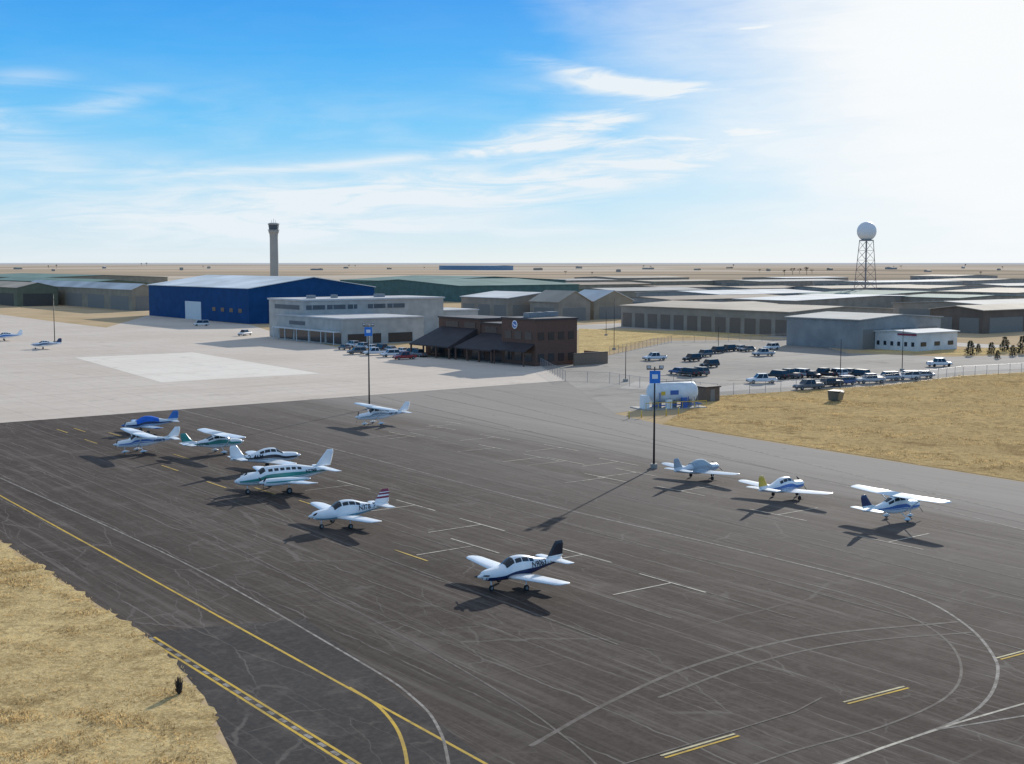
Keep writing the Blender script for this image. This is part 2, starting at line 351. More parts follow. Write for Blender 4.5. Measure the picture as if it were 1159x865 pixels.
def tufts(poly,n,h0,h1,xr,yr,label):
    V=[];Fc=[];fm=[];c=0;tries=0
    while c<n and tries<n*12:
        tries+=1
        p=Vector((R.uniform(*xr),R.uniform(*yr),0))
        if not inpoly(p,poly): continue
        q=math.sin(p.x*.7+math.sin(p.y*.5)*2)*math.sin(p.y*.8+math.sin(p.x*.4)*2)+.5*math.sin(p.x*.23+p.y*.31)
        if R.random()>.5+.45*q: continue
        c+=1; h=R.uniform(h0,h1)*(.7+.5*max(0,q)); mi=0 if R.random()<.66 else 1
        for _ in range(5):
            a=R.uniform(0,6.28); l=R.uniform(.3,1.0)*h; wv=R.uniform(.15,.35)*h
            dx,dy=math.cos(a),math.sin(a); b=len(V)
            ox,oy=p.x+R.uniform(-1.2,1.2)*h,p.y+R.uniform(-1.2,1.2)*h
            V+= [(ox-dy*wv/2,oy+dx*wv/2,.02),(ox+dy*wv/2,oy-dx*wv/2,.02),(ox+dx*l,oy+dy*l,h*R.uniform(.5,1))]
            Fc.append([b,b+1,b+2]); fm.append(mi)
    o=mobj('grass_tufts',V,Fc,GT,None,fm,recalc=False); o['kind']='stuff'; tag(o,label,'grass')
tufts(gl,30000,.07,.25,(-60,-14),(36,125),'dry straw grass tufts on the verge')
tufts(gr_,30000,.08,.28,(10,110),(90,260),'dry golden grass tufts over the field')
# ---------------------------------------------------------------- markings
def linemat(name,col,wearcol,lo,hi):
    m,k,P,b=newmat(name)
    n=k.noise(P,1.3,6,.75); c=k.mix(k.ss(n,lo,hi),col,wearcol)
    n2=k.noise(P,.12,3,.5); c=k.mix(k.ss(n2,.45,.65,0,.5),c,wearcol)
    k.L.new(c,b.inputs['Base Color']); b.inputs['Roughness'].default_value=.9; b.inputs['Specular IOR Level'].default_value=.08; return m
ASC=(.10,.08,.068)
YEL=linemat('yellow_marking_paint',(.66,.43,.07),(.34,.24,.09),.43,.72); YEL2=linemat('worn_yellow_paint',(.60,.42,.12),ASC,.46,.72); WMK=linemat('white_marking_paint',(.62,.56,.46),(.25,.22,.19),.42,.68)
FADE=linemat('faded_marking_paint',(.20,.175,.152),(.125,.105,.09),.38,.60); FADE2=linemat('worn_white_line_paint',(.37,.335,.30),(.17,.15,.13),.38,.64)
a,b=G(0,561),G(552,866)
ribbon('taxiway_centreline',[a-(b-a).normalized()*60,b+(b-a).normalized()*8],.18,.03,YEL,'solid yellow taxiway centreline')
ribbon('taxiway_centreline',P((395,778),(425,797),(446,820),(457,845),(463,880)),.18,.036,YEL,'yellow taxiway turn-off curve',True)
a,b=G(170,722),G(404,868); d=(b-a).normalized(); nn=Vector((-d.y,d.x,0))
for s in (-.25,.25): ribbon('taxiway_edge_line',[a+nn*s,b+nn*s],.17,.034,YEL,'double yellow taxiway edge line')
L_=(b-a).length; t=0
V=[];Fc=[]
while t<L_-.6:
    p=a+d*t; q=a+d*(t+.65); i=len(V); V+=[tuple(p+nn*.12+Vector((0,0,.0125))),tuple(q+nn*.12+Vector((0,0,.0125))),tuple(q-nn*.12+Vector((0,0,.0125))),tuple(p-nn*.12+Vector((0,0,.0125)))]; Fc.append([i,i+3,i+2,i+1])
    t+=1.35
o=mobj('taxiway_edge_dash',V,Fc,FADE2,recalc=False); o['kind']='structure'; tag(o,'pale dashes between the double yellow lines','pavement marking')
ribbon('old_apron_line',P((0,541),(200,633),(400,745),(470,792),(498,828),(510,875)),.16,.02,FADE2,'faded grey curved apron line',True)
ribbon('old_apron_line',P((0,502),(200,588),(400,690),(560,780),(640,835),(690,880)),.13,.012,FADE,'faint grey apron line',True)
ribbon('lead_in_line',P((200,463),(400,514),(600,567),(800,614),(950,650),(1040,677),(1095,709),(1124,742),(1129,765),(1117,792),(1085,815),(1010,843),(925,872)),.19,.018,FADE2,'worn white curved lead-in line',True)
ribbon('lead_in_line',P((1175,792),(1085,818),(1000,846),(925,875)),.16,.022,WMK,'white lead-in line')
ribbon('lead_in_line',P((1175,808),(1100,820),(1060,826)),.16,.024,FADE2,'worn white lead-in line')
ribbon('old_apron_line',P((600,845),(690,795),(790,752),(920,720),(1085,704)),.28,.012,FADE,'faded tyre-worn arc on the apron',True)
ribbon('old_apron_line',P((745,790),(850,752),(960,728),(1100,716)),.22,.012,FADE,'faded tyre-worn arc on the apron',True)
ribbon('old_apron_line',P((600,590),(800,634),(940,668),(1020,694),(1070,724),(1088,758),(1070,790),(1000,822),(900,850),(820,878)),.16,.012,FADE,'faint tyre arc on the apron',True)
for a,b in (((230,461),(1300,735)),((395,450),(1300,640)),((480,447),(1300,622)),((330,456),(1300,690)),((120,468),(900,700)),((60,474),(760,700)),((300,458),(1300,712)),((430,449),(1300,652)),((180,466),(1300,775)),((20,478),(700,730))):
    ribbon('old_apron_line',P(a,b),.16,.015,FADE,'long faded paving joint line')
ribbon('edge_line',[G(560,441),G(560,441)+(G(1159,583)-G(560,441))*1.4],.22,.014,FADE2,'faint white apron edge line')
ribbon('edge_line',[G(520,444),G(520,444)+(G(1159,600)-G(520,444))*1.4],.2,.014,FADE2,'faint white apron edge line')
PY=linemat('pale_yellow_paint',(.66,.58,.36),(.25,.22,.15),.45,.75)
for a,b in (((957,796),(1026,778)),((750,857),(834,832)),((1130,746),(1175,734))):
    A,B=G(*a),G(*b); d=(B-A).normalized(); nn=Vector((-d.y,d.x,0))
    for s in (-.15,.15): ribbon('parking_dash',[A+nn*s,B+nn*s],.15,.026,YEL if s<0 else PY,'double yellow dash on the asphalt')
ribbon('seam',P((690,870),(900,806),(930,790)),.12,.012,FADE,'pale seam across the apron')
for u,v in [(760,660),(545,594),(537,618),(500,484),(560,495),(635,507),(560,507),(612,518),(700,523),(685,541),(470,572),(660,628),(400,549),(480,493),(640,522),(720,535),(590,486),(455,492),(520,480)]:
    c=G(u,v); zq=.0225+.0008*(u%7)
    ribbon('tiedown_marking',[c-E2*3.4,c+E2*3.4],.17,zq,WMK,'white tie-down T marking')
    ribbon('tiedown_marking',[c-E1*.09,c-E1*5.6],.17,zq+.0003,WMK,'white tie-down T marking')
for u,v in [(880,583),(1005,614),(770,556)]:
    c=G(u,v)
    ribbon('tiedown_marking',[c-E2*3.4,c+E2*3.4],.17,.0225,WMK,'white tie-down T marking')
    ribbon('tiedown_marking',[c+E1*.09,c+E1*5.6],.17,.0228,WMK,'white tie-down T marking')
for i,(u,v) in enumerate([(70,488),(103,500),(192,530),(245,549),(465,629),(352,571),(90,487),(130,492),(300,556),(205,517)]):
    c=G(u,v)
    ribbon('tiedown_marking',[c-E2*2.4,c+E2*2.4],.2,.029+i*.0002,YEL2,'worn yellow tie-down bar on the asphalt')
# ---------------------------------------------------------------- aircraft
def stat_interp(st):
    A=cr([Vector((s[0],s[1],s[2])) for s in st],4); B=cr([Vector((s[0],s[3],s[4])) for s in st],4)
    return [(a.x,max(a.y,.01),a.z,b.y,b.z) for a,b in zip(A,B)]
class Loft:
    def __init__(s,st): s.st=stat_interp(st)
    def at(s,x):
        st=s.st
        if x>=st[0][0]: return st[0][1:]
        for a,b in zip(st,st[1:]):
            if b[0]<=x<=a[0]:
                t=(a[0]-x)/max(1e-6,a[0]-b[0]); return tuple(a[i]*(1-t)+b[i]*t for i in range(1,5))
        return st[-1][1:]
    def pt(s,x,ang,off=0):
        hw,zb,zt,n=s.at(x); zc=(zb+zt)/2; hh=(zt-zb)/2
        si,co=math.sin(ang),math.cos(ang); e=2/n
        tw=1-.12*max(0,co)*min(1,(n-1.9)*2)
        y=math.copysign(abs(si)**e,si)*hw*tw; zz=math.copysign(abs(co)**e,co)*hh
        L=math.hypot(y,zz) or 1
        return (x,y*(1+off/L),zc+zz*(1+off/L))
    def yat(s,x,z):
        hw,zb,zt,n=s.at(x); zc=(zb+zt)/2; hh=(zt-zb)/2; t=min(.98,abs((z-zc)/hh))
        tw=1-.12*max(0,(z-zc)/hh)*min(1,(n-1.9)*2)
        return hw*(1-t**n)**(1/n)*tw
    def body(s,n=24):
        V=[];Fc=[]
        for st in s.st:
            for i in range(n): V.append(s.pt(st[0],2*math.pi*i/n))
        for k in range(len(s.st)-1):
            for i in range(n):
                j=(i+1)%n; Fc.append([k*n+i,k*n+j,(k+1)*n+j,(k+1)*n+i])
        Fc.append(list(range(n))); Fc.append([(len(s.st)-1)*n+i for i in range(n)][::-1])
        return V,Fc
    def patch(s,x0,x1,a0,a1,off=.015,nx=6,na=6,skew=0,both=False):
        V=[];Fc=[]
        for sg in ((1,-1) if both else (1,)):
            b=len(V)
            for i in range(nx+1):
                for j in range(na+1):
                    tj=j/na; x=x0+(x1-x0)*i/nx+skew*tj
                    V.append(s.pt(x,sg*(a0+(a1-a0)*tj),off))
            for i in range(nx):
                for j in range(na):
                    q=b+i*(na+1)+j; Fc.append([q,q+1,q+na+2,q+na+1])
        return V,Fc
def foil(c,t,n=7):
    xs=[(1-math.cos(math.pi*i/n))/2 for i in range(n+1)]
    yt=lambda x:5*t*(.2969*math.sqrt(x)-.126*x-.3516*x*x+.2843*x**3-.1036*x**4)
    up=[(-x*c,yt(x)*c*1.15) for x in xs]; lo=[(-x*c,-yt(x)*c*.85) for x in xs[1:-1]][::-1]
    return up+lo
def wingmesh(secs):
    V=[];Fc=[];n=None
    for (x,y,z,c,t,vert) in secs:
        f_=foil(c,t); n=len(f_)
        for px,pz in f_:
            V.append((x+px,y+pz,z) if vert else (x+px,y,z+pz))
    for k in range(len(secs)-1):
        for i in range(n):
            j=(i+1)%n; Fc.append([k*n+i,k*n+j,(k+1)*n+j,(k+1)*n+i])
    Fc.append(list(range(n))); Fc.append([(len(secs)-1)*n+i for i in range(n)][::-1])
    return V,Fc,n
def wheel(parent,x,y,r,w,m=None,name='wheel'):
    pr=[(r*.55,-w/2),(r*.9,-w/2),(r,-w*.3),(r,w*.3),(r*.9,w/2),(r*.55,w/2)]
    return revolve(name,parent,pr,'y',(x,y,r),[RUB,STEEL],16,True,[0,0,0,0,0,1])
def text_mesh(s,size,off=0):
    cu=bpy.data.curves.new('t','FONT'); cu.body=s; cu.size=size; cu.offset=off; ob=bpy.data.objects.new('t',cu); COL.objects.link(ob)
    dg=bpy.context.evaluated_depsgraph_get(); dg.update(); me=bpy.data.meshes.new_from_object(ob.evaluated_get(dg))
    bpy.data.objects.remove(ob); return me
def prop(parent,x,y,z,r,nb=2,spin=.16,ang=.5,sm=None):
    hub=revolve('spinner',None,[(spin,-.05),(spin*1.0,.05),(spin*.8,.2),(spin*.45,.33),(.02,.4)],'x',(0,0,0),sm or WHITE,16)
    pr=empty('propeller',(x,y,z)); pr.parent=parent; hub.parent=pr
    for i in range(nb):
        a=ang+2*math.pi*i/nb; V=[];Fc=[]
        d=Vector((0,math.cos(a),math.sin(a))); s=Vector((0,-math.sin(a),math.cos(a))); xx=Vector((1,0,0))
        for t,wd,tw in ((.1,.09,1.0),(.4,.15,.7),(.75,.13,.45),(1,.05,.3)):
            c=d*r*t; ww=(s*math.cos(tw)+xx*math.sin(tw))*wd/2; nn=(xx*math.cos(tw)-s*math.sin(tw))*.012
            V+= [tuple(c+ww),tuple(c+nn),tuple(c-ww),tuple(c-nn)]
        for q in range(3):
            for j in range(4): Fc.append([q*4+j,q*4+(j+1)%4,q*4+4+(j+1)%4,q*4+4+j])
        Fc+= [[0,1,2,3],[15,14,13,12]]
        mobj('blade',V,Fc,DSTEEL,pr,smooth=True)
def gear(root,x,y,ztop,r,wd,y_top=None,fair=None,hub=(0,)):
    g=beams('landing_gear',root,[((x,y if y_top is None else y_top,ztop),(x-.03,y,r),.05,.035)],fair or WHITE,8,True)
    wheel(g,x-.03,y,r,wd)
    if fair:
        lf=Loft([(x+.42,.02,r*.9,r*1.1,2.0),(x+.25,.11,r*.6,r*1.5,2.2),(x,.14,r*.5,r*2.05,2.4),(x-.3,.10,r*.7,r*1.7,2.2),(x-.6,.015,r*1.15,r*1.3,2.0)])
        V,Fc=lf.body(12); V=[(a,b+y,c) for a,b,c in V]; mobj('wheel_fairing',V,Fc,fair,g,smooth=True)
def aircraft(kind,u,v,hdg,scale,reg,trim,tip,fincol,label,cover=None,base=None,stripe=(1.45,1.75),zc=1.2,group='light aircraft tied down on the apron',wtip=True,fstripe=False):
    loc=Gz(u,v,zc); loc.z=0.03
    W=base or WHITE
    root=empty('airplane',loc,math.radians(hdg),label,'airplane',group); root.scale=(scale,)*3
    if kind=='low':
        st=[(3.05,.17,1.0,1.34,2),(2.95,.34,.88,1.48,2.2),(2.6,.46,.78,1.56,2.5),(2.0,.53,.70,1.62,2.6),(1.45,.56,.66,1.68,2.6),(1.1,.57,.64,1.84,2.5),(.55,.59,.62,2.14,2.5),(-.1,.59,.62,2.22,2.5),(-.8,.56,.66,2.14,2.4),(-1.5,.47,.76,1.92,2.3),(-2.3,.34,.92,1.72,2.2),(-3.3,.2,1.08,1.58,2.1),(-4.1,.09,1.22,1.5,2),(-4.35,.04,1.3,1.44,2)]
    elif kind=='high':
        st=[(3.0,.2,1.0,1.36,2),(2.9,.38,.86,1.5,2.3),(2.5,.46,.78,1.6,2.6),(1.9,.5,.74,1.68,2.8),(1.45,.53,.70,1.74,2.8),(1.2,.54,.68,1.92,2.8),(.75,.55,.66,2.26,3),(.1,.55,.66,2.34,3),(-.7,.53,.68,2.30,3),(-1.5,.44,.82,2.02,2.7),(-2.4,.32,1.0,1.78,2.3),(-3.5,.2,1.15,1.6,2.1),(-4.4,.1,1.25,1.5,2),(-4.75,.04,1.32,1.45,2)]
    else:
        st=[(5.0,.06,1.25,1.42,2),(4.6,.28,1.02,1.62,2.2),(3.8,.48,.86,1.84,2.4),(3.0,.6,.78,2.0,2.5),(2.55,.63,.76,2.14,2.5),(2.0,.65,.74,2.44,2.6),(1.3,.66,.74,2.52,2.6),(0,.66,.74,2.52,2.6),(-1.2,.63,.78,2.46,2.5),(-2.2,.52,.92,2.28,2.4),(-3.3,.36,1.12,2.06,2.2),(-4.5,.18,1.35,1.84,2),(-5.2,.06,1.5,1.7,2)]
    lf=Loft(st); V,Fc=lf.body(); nf=len(Fc); fm=[0]*nf
    xa,xb=st[0][0]-.12,st[-1][0]+.25
    if trim:
        pv,pf=lf.patch(xa,xb,stripe[0],stripe[1],.008,30,3,both=True); b=len(V); V+=pv; Fc+=[[i+b for i in f] for f in pf]; fm+=[1]*len(pf)
        pv,pf=lf.patch(xa-.1,xb+.4,stripe[1]+.07,stripe[1]+.15,.008,30,2,both=True); b=len(V); V+=pv; Fc+=[[i+b for i in f] for f in pf]; fm+=[2]*len(pf)
    fus=mobj('fuselage',V,Fc,[W,trim or W,tip or trim or W],root,fm,True)
    def pw(name,*a,**kw):
        V,Fc=lf.patch(*a,**kw); return mobj(name,V,Fc,GLASS,root,smooth=True)
    TP=tip if (tip and wtip) else W
    if kind=='low':
        pw('windshield',1.22,.52,-1.05,1.05,off=.012)
        for sx in (1,-1):
            for x0,x1 in ((.42,-.12),(-.2,-.78),(-.86,-1.3)): pw('window',x0,x1,sx*.62,sx*1.12,off=.012)
        for s in (1,-1):
            V,Fc,n=wingmesh([(1.15,s*.4,.84,2.15,.15,0),(.9,s*1.4,.90,1.85,.15,0),(.62,s*4.9,1.14,1.3,.14,0),(.5,s*5.25,1.17,1.0,.12,0),(.25,s*5.4,1.2,.5,.1,0)])
            fmw=[0]*(2*n)+[1]*(2*n)+[1,1]; mobj('wing',V,Fc,[W,TP],root,fmw,True)
        V,Fc,n=wingmesh([(-3.35,-1.85,1.42,.6,.08,0),(-3.2,-1.65,1.42,.8,.1,0),(-3.0,0,1.42,1.1,.11,0),(-3.2,1.65,1.42,.8,.1,0),(-3.35,1.85,1.42,.6,.08,0)]); mobj('horizontal_stabilizer',V,Fc,W,root,smooth=True)
        if fstripe:
            V,Fc,n=wingmesh([(-2.3,0,1.5,2.0,.04,1),(-2.95,0,1.7,1.45,.08,1),(-3.1,0,1.95,1.3,.085,1),(-3.23,0,2.12,1.18,.09,1),(-3.33,0,2.27,1.1,.09,1),(-3.45,0,2.42,1.0,.1,1),(-3.5,0,2.5,.95,.1,1),(-3.7,0,2.75,.65,.08,1)])
            mobj('vertical_fin',V,Fc,[W,fincol or W],root,[0]*n+[0]*n+[1]*n+[0]*n+[1]*n+[0]*n+[1]*n+[1,1],True)
        else:
            V,Fc,n=wingmesh([(-2.3,0,1.5,2.0,.04,1),(-2.95,0,1.7,1.45,.08,1),(-3.5,0,2.5,.95,.1,1),(-3.7,0,2.75,.65,.08,1)]); 
            mobj('vertical_fin',V,Fc,[W,fincol or W],root,[0]*n+[1]*n+[1]*n+[1,1],True)
        prop(root,3.05,0,1.17,.92,2,.17,R.uniform(.2,1.2),TP)
        gear(root,2.25,0,.75,.2,.14); gear(root,.35,1.55,.85,.22,.15); gear(root,.35,-1.55,.85,.22,.15)
    elif kind=='high':
        pw('windshield',1.3,.72,-1.0,1.0,off=.012)
        for sx in (1,-1):
            for x0,x1 in ((.6,-.1),(-.2,-.85),(-.95,-1.6)): pw('window',x0,x1,sx*.78,sx*1.22,off=.012)
        pw('window',-1.0,-1.75,-.55,.55,off=.012)
        for s in (1,-1):
            V,Fc,n=wingmesh([(1.05,s*.0,2.33,1.85,.15,0),(1.05,s*2.5,2.36,1.85,.15,0),(.95,s*5.0,2.42,1.42,.15,0),(.87,s*5.3,2.43,1.15,.13,0),(.66,s*5.4,2.41,.65,.1,0)])
            mobj('wing',V,Fc,[W,TP],root,[0]*(2*n)+[1]*(2*n)+[1,1],True)
            beams('wing_strut',root,[((.5,s*.5,.82),(.5,s*2.5,2.34),.05)],W,8,True)
        V,Fc,n=wingmesh([(-3.95,-1.75,1.45,.55,.08,0),(-3.8,-1.6,1.45,.75,.09,0),(-3.6,0,1.45,1.15,.1,0),(-3.8,1.6,1.45,.75,.09,0),(-3.95,1.75,1.45,.55,.08,0)]); mobj('horizontal_stabilizer',V,Fc,W,root,smooth=True)
        V,Fc,n=wingmesh([(-2.6,0,1.6,2.2,.04,1),(-3.5,0,1.8,1.4,.08,1),(-4.2,0,2.6,.9,.09,1),(-4.4,0,2.85,.6,.08,1)])
        mobj('vertical_fin',V,Fc,[W,fincol or W],root,[0]*n+[1]*n+[1]*n+[1,1],True)
        prop(root,3.0,0,1.18,.95,2,.16,R.uniform(.2,1.2))
        gear(root,2.0,0,.8,.19,.14,fair=W); gear(root,.1,1.2,.8,.22,.16,y_top=.45,fair=W); gear(root,.1,-1.2,.8,.22,.16,y_top=-.45,fair=W)
    else:
        pw('windshield',2.62,2.05,-1.0,1.0,off=.012)
        for sx in (1,-1):
            for i in range(6): x0=1.75-i*.62; pw('window',x0,x0-.44,sx*.82,sx*1.18,off=.012,nx=3,na=4)
        for s in (1,-1):
            V,Fc,n=wingmesh([(1.4,s*.4,.95,2.5,.15,0),(.9,s*1.2,1.0,2.2,.15,0),(.7,s*3.2,1.2,1.75,.14,0),(.45,s*6.0,1.5,1.2,.12,0),(.3,s*6.2,1.53,.8,.1,0)])
            mobj('wing',V,Fc,W,root,smooth=True)
            nl=Loft([(3.05,.2,1.16,1.56,2),(2.9,.34,1.02,1.64,2.4),(2.3,.42,.94,1.68,2.6),(1.0,.42,.92,1.66,2.5),(-.2,.34,.98,1.56,2.4),(-1.4,.16,1.12,1.42,2.1),(-1.9,.04,1.2,1.3,2)])
            V,Fc=nl.body(16); nf=len(Fc); fm=[0]*nf
            pv,pf=nl.patch(2.9,-1.5,1.35,1.6,.008,14,2,both=True); b=len(V); V+=pv; Fc+=[[i+b for i in f] for f in pf]; fm+=[1]*len(pf)
            V=[(a,b2+s*2.15,c) for a,b2,c in V]; nac=mobj('engine_nacelle',V,Fc,[W,trim],root,fm,True)
            prop(root,3.08,s*2.15,1.36,1.0,3,.18,R.uniform(0,1))
            gear(root,.4,s*2.15,1.0,.3,.2)
        V,Fc,n=wingmesh([(-4.5,-2.6,1.75,.6,.08,0),(-4.3,-2.3,1.75,.8,.09,0),(-3.9,0,1.75,1.25,.1,0),(-4.3,2.3,1.75,.8,.09,0),(-4.5,2.6,1.75,.6,.08,0)]); mobj('horizontal_stabilizer',V,Fc,W,root,smooth=True)
        V,Fc,n=wingmesh([(-2.7,0,2.0,2.5,.04,1),(-3.6,0,2.15,1.65,.08,1),(-4.6,0,3.3,.95,.09,1),(-4.85,0,3.6,.65,.08,1)])
        mobj('vertical_fin',V,Fc,[W,fincol or W],root,[0]*n+[0]*n+[1]*n+[1,1],True)
        gear(root,3.7,0,.9,.26,.18)
    if cover:
        x0,x1=(1.5,-1.6); V,Fc=lf.patch(x0,x1,-1.45,1.45,off=.05,nx=14,na=16); 
        V=[(a+R.uniform(-.01,.01),b+R.uniform(-.015,.015),c+R.uniform(-.02,.02)) for a,b,c in V]
        mobj('cabin_cover',V,Fc,cover,root,smooth=True)
    if reg:
        size={'low':.56,'high':.42,'twin':.42}[kind]; me=text_mesh(reg,size,.010)
        wd=max(v.co.x for v in me.vertices); xc={'low':-2.0,'high':-2.3,'twin':-2.9}[kind]; zz={'low':1.44,'high':1.36,'twin':1.7}[kind]
        RM=mat('registration_lettering',(.012,.012,.02),.5)
        for s in (1,-1):
            Vs=[]
            for vv in me.vertices:
                x=xc-s*(vv.co.x-wd/2); z_=zz+vv.co.y-size*.3; Vs.append((x,s*(lf.yat(x,z_)+.025),z_))
            mobj('registration_number',Vs,[list(p.vertices) for p in me.polygons],RM,root,recalc=False)
    return root
def paint(n,c,r=.35): return mat(n,c,r,0,.06,2,coat=.2)
NAVY=paint('navy_paint',(.012,.035,.11)); BLUE=paint('blue_paint',(.04,.17,.5)); GREEN=paint('green_paint',(.03,.26,.23)); MAR=paint('maroon_paint',(.28,.03,.07)); BLK=paint('black_paint',(.02,.02,.03)); GOLD=paint('yellow_paint',(.7,.48,.05)); GREY=paint('grey_paint',(.3,.36,.42)); SILV=paint('light_grey_paint',(.66,.72,.77)); TEAL=paint('teal_paint',(.03,.28,.36)); PBLU=paint('pale_blue_white_paint',(.78,.87,.92))
BCOV=mat('blue_canvas',(.02,.15,.62),.85,0,.2,3,bump=.5); GCOV=mat('grey_canvas',(.36,.45,.52),.85,0,.2,3,bump=.5)
aircraft('low',166,480,214,1.0,None,NAVY,BLUE,BLUE,'low-wing light airplane under a bright blue cabin cover',cover=BCOV,base=SILV)
aircraft('high',159,501,214,.98,'N5207R',BLUE,None,None,'white high-wing light airplane with thin blue trim',stripe=(1.5,1.62))
aircraft('high',248,502,40,.98,'N738GL',GREEN,None,GREEN,'white high-wing light airplane with green tail trim')
aircraft('low',306,519,35,1.08,'N2146M',BLK,None,None,'white low-wing airplane with dark side stripe')
aircraft('twin',320,542,216,1.04,'N27MR',GREEN,None,None,'white twin-engine airplane with green stripes and tall fin')
aircraft('high',427,471,214,1.04,'N96128',GREY,None,None,'white high-wing airplane parked beside the light pole',stripe=(1.5,1.62))
aircraft('low',390,580,217,1.03,'N3781F',TEAL,None,MAR,'white low-wing airplane with red and white striped fin',stripe=(2.0,2.15),fstripe=True)
aircraft('low',584,645,219,1.0,'N9063V',NAVY,None,BLK,'white low-wing airplane with dark blue belly and rudder',stripe=(1.72,2.6))
aircraft('low',792,530,42,.95,None,GREY,None,GREY,'grey light airplane under a fitted canvas cover',cover=GCOV,base=SILV)
aircraft('low',888,551,44,.98,None,BLUE,None,GOLD,'white low-wing airplane with yellow and blue fin')
aircraft('high',1015,574,35,.96,None,BLUE,None,NAVY,'pale high-wing airplane with dark blue tail',base=PBLU,stripe=(1.55,1.75))
aircraft('low',50,390,200,1.0,None,NAVY,None,NAVY,'small white airplane parked on the pale ramp',group='aircraft on the concrete ramp')
aircraft('low',6,381,205,1.1,None,BLUE,None,None,'white low-wing airplane on the pale ramp',group='aircraft on the concrete ramp')
# ---------------------------------------------------------------- vehicles
TL=mat('tail_lamp_red',(.4,.02,.02),.3); HLM=mat('headlamp_glass',(.6,.62,.62),.15)
TEMPL={}
def build_car(kind,pm,label):
    root=empty('parked_car' if kind!='pickup' else 'pickup_truck',(0,0,0),0,label,'car' if kind!='pickup' else 'pickup truck','vehicles parked at the airport')
    D={'sedan':(4.7,.9,.95,1.42,(1.0,-1.75,.45,-1.15)),'suv':(4.8,.94,1.08,1.75,(1.1,-2.2,.6,-1.95)),'pickup':(5.7,.97,1.12,1.86,(1.35,-1.0,.75,-.85)),'van':(5.4,.98,1.15,2.1,(2.0,-2.55,1.45,-2.45))}[kind]
    L,hw,zb,zr,(c0,c1,r0,r1)=D; h=L/2
    st=[(h,hw*.78,.42,zb*.72,5),(h-.15,hw*.93,.34,zb*.82,5),(h-.7,hw,.3,zb*.9,5),(c0,hw,.3,zb*.98,5),(0,hw,.3,zb,5),(c1,hw,.3,zb,5),(-h+.4,hw,.32,zb*.98,5),(-h+.1,hw*.95,.36,zb*.92,5),(-h,hw*.85,.45,zb*.85,5)]
    lf=Loft(st); V,Fc=lf.body(20); mobj('body',V,Fc,pm,root,smooth=True)
    a=hw*.92; b_=hw*.74; z0=zb-.06
    V=[(c0,a,z0),(c0,-a,z0),(c1,-a,z0),(c1,a,z0),(r0,b_,zr-.05),(r0,-b_,zr-.05),(r1,-b_,zr-.05),(r1,b_,zr-.05)]
    mobj('window_glass',V,[[0,1,2,3],[4,5,6,7],[0,1,5,4],[1,2,6,5],[2,3,7,6],[3,0,4,7]],GLASS,root)
    V2=[];F2=[]; boxvf(V2,F2,r1-.04,r0+.04,-b_-.03,b_+.03,zr-.05,zr)
    for s in (1,-1):
        for p,q in (((c0,s*a,z0),(r0,s*b_,zr-.03)),((c1,s*a,z0),(r1,s*b_,zr-.03)),(((c0+c1)/2-.1,s*a,z0),((r0+r1)/2-.1,s*b_,zr-.03))): beamvf(V2,F2,p,q,.045,6)
    mobj('roof',V2,F2,pm,root)
    if kind=='pickup':
        box('cargo_bed',root,-h+.15,c1-.15,-hw*.82,hw*.82,zb-.05,zb+.02,DSTEEL)
    for x in (h-.95,-h+1.0):
        for s in (1,-1):
            wheel(root,x,s*(hw-.1),.36,.24)
    for s in (1,-1):
        box('headlight',root,h-.1,h+.02,s*hw*.6-.17,s*hw*.6+.17,zb*.58,zb*.72,HLM)
        box('tail_light',root,-h-.02,-h+.1,s*hw*.68-.12,s*hw*.68+.12,zb*.62,zb*.85,TL)
    box('bumper',root,h-.08,h+.06,-hw*.8,hw*.8,.36,.52,DSTEEL)
    return root
CARM={'white':paint('car_white',(.75,.76,.77)),'black':paint('car_black',(.02,.02,.024)),'silver':mat('car_silver',(.45,.47,.49),.35,.3,.05),'red':paint('car_red',(.3,.03,.03)),'blue':paint('car_blue',(.05,.1,.25)),'grey':paint('car_grey',(.14,.145,.15)),'tan':paint('car_tan',(.4,.33,.24))}
def car(kind,col,u,v,ang,where='parked in the airport car park'):
    loc=G(u,v); loc.z=.04; key=(kind,col); lab='%s %s %s'%(col,{'sedan':'sedan car','suv':'sport utility car','pickup':'pickup truck','van':'cargo van'}[kind],where)
    if key not in TEMPL:
        r=build_car(kind,CARM[col],lab); TEMPL[key]=r
    else:
        t=TEMPL[key]; r=t.copy(); COL.objects.link(r); r['label']=lab
        for ch in t.children:
            c=ch.copy(); c.parent=r; COL.objects.link(c)
    r.location=loc; r.rotation_euler=(0,0,math.radians(ang)); return r
lot=[(741,408,'pickup','white',200),(783,409,'suv','black',217),(803,416,'suv','black',217),(797,404,'suv','grey',217),(811,400,'suv','black',217),(824,398,'suv','black',217),(837,397,'sedan','silver',217),(864,403,'pickup','silver',200),(768,424,'sedan','blue',127),(779,426,'suv','black',127),(791,425,'suv','grey',127),(862,434,'pickup','white',190),(879,429,'suv','black',127),(892,428,'pickup','grey',127),(905,427,'suv','silver',127),(917,428,'sedan','black',127),(932,427,'pickup','black',127),(947,427,'suv','white',127),(960,425,'sedan','grey',127),(972,428,'suv','black',127),(915,441,'pickup','grey',200),(938,438,'pickup','black',205),(955,436,'suv','blue',205),(985,434,'pickup','silver',190),(1004,431,'suv','silver',190),(1027,430,'suv','white',190),(1044,428,'sedan','silver',190),(1063,415,'pickup','white',20),(846,398,'sedan','grey',217),(873,396,'suv','white',217)]
for u,v,kd,c,a in lot: car(kd,c,u,v,a+R.uniform(-4,4))
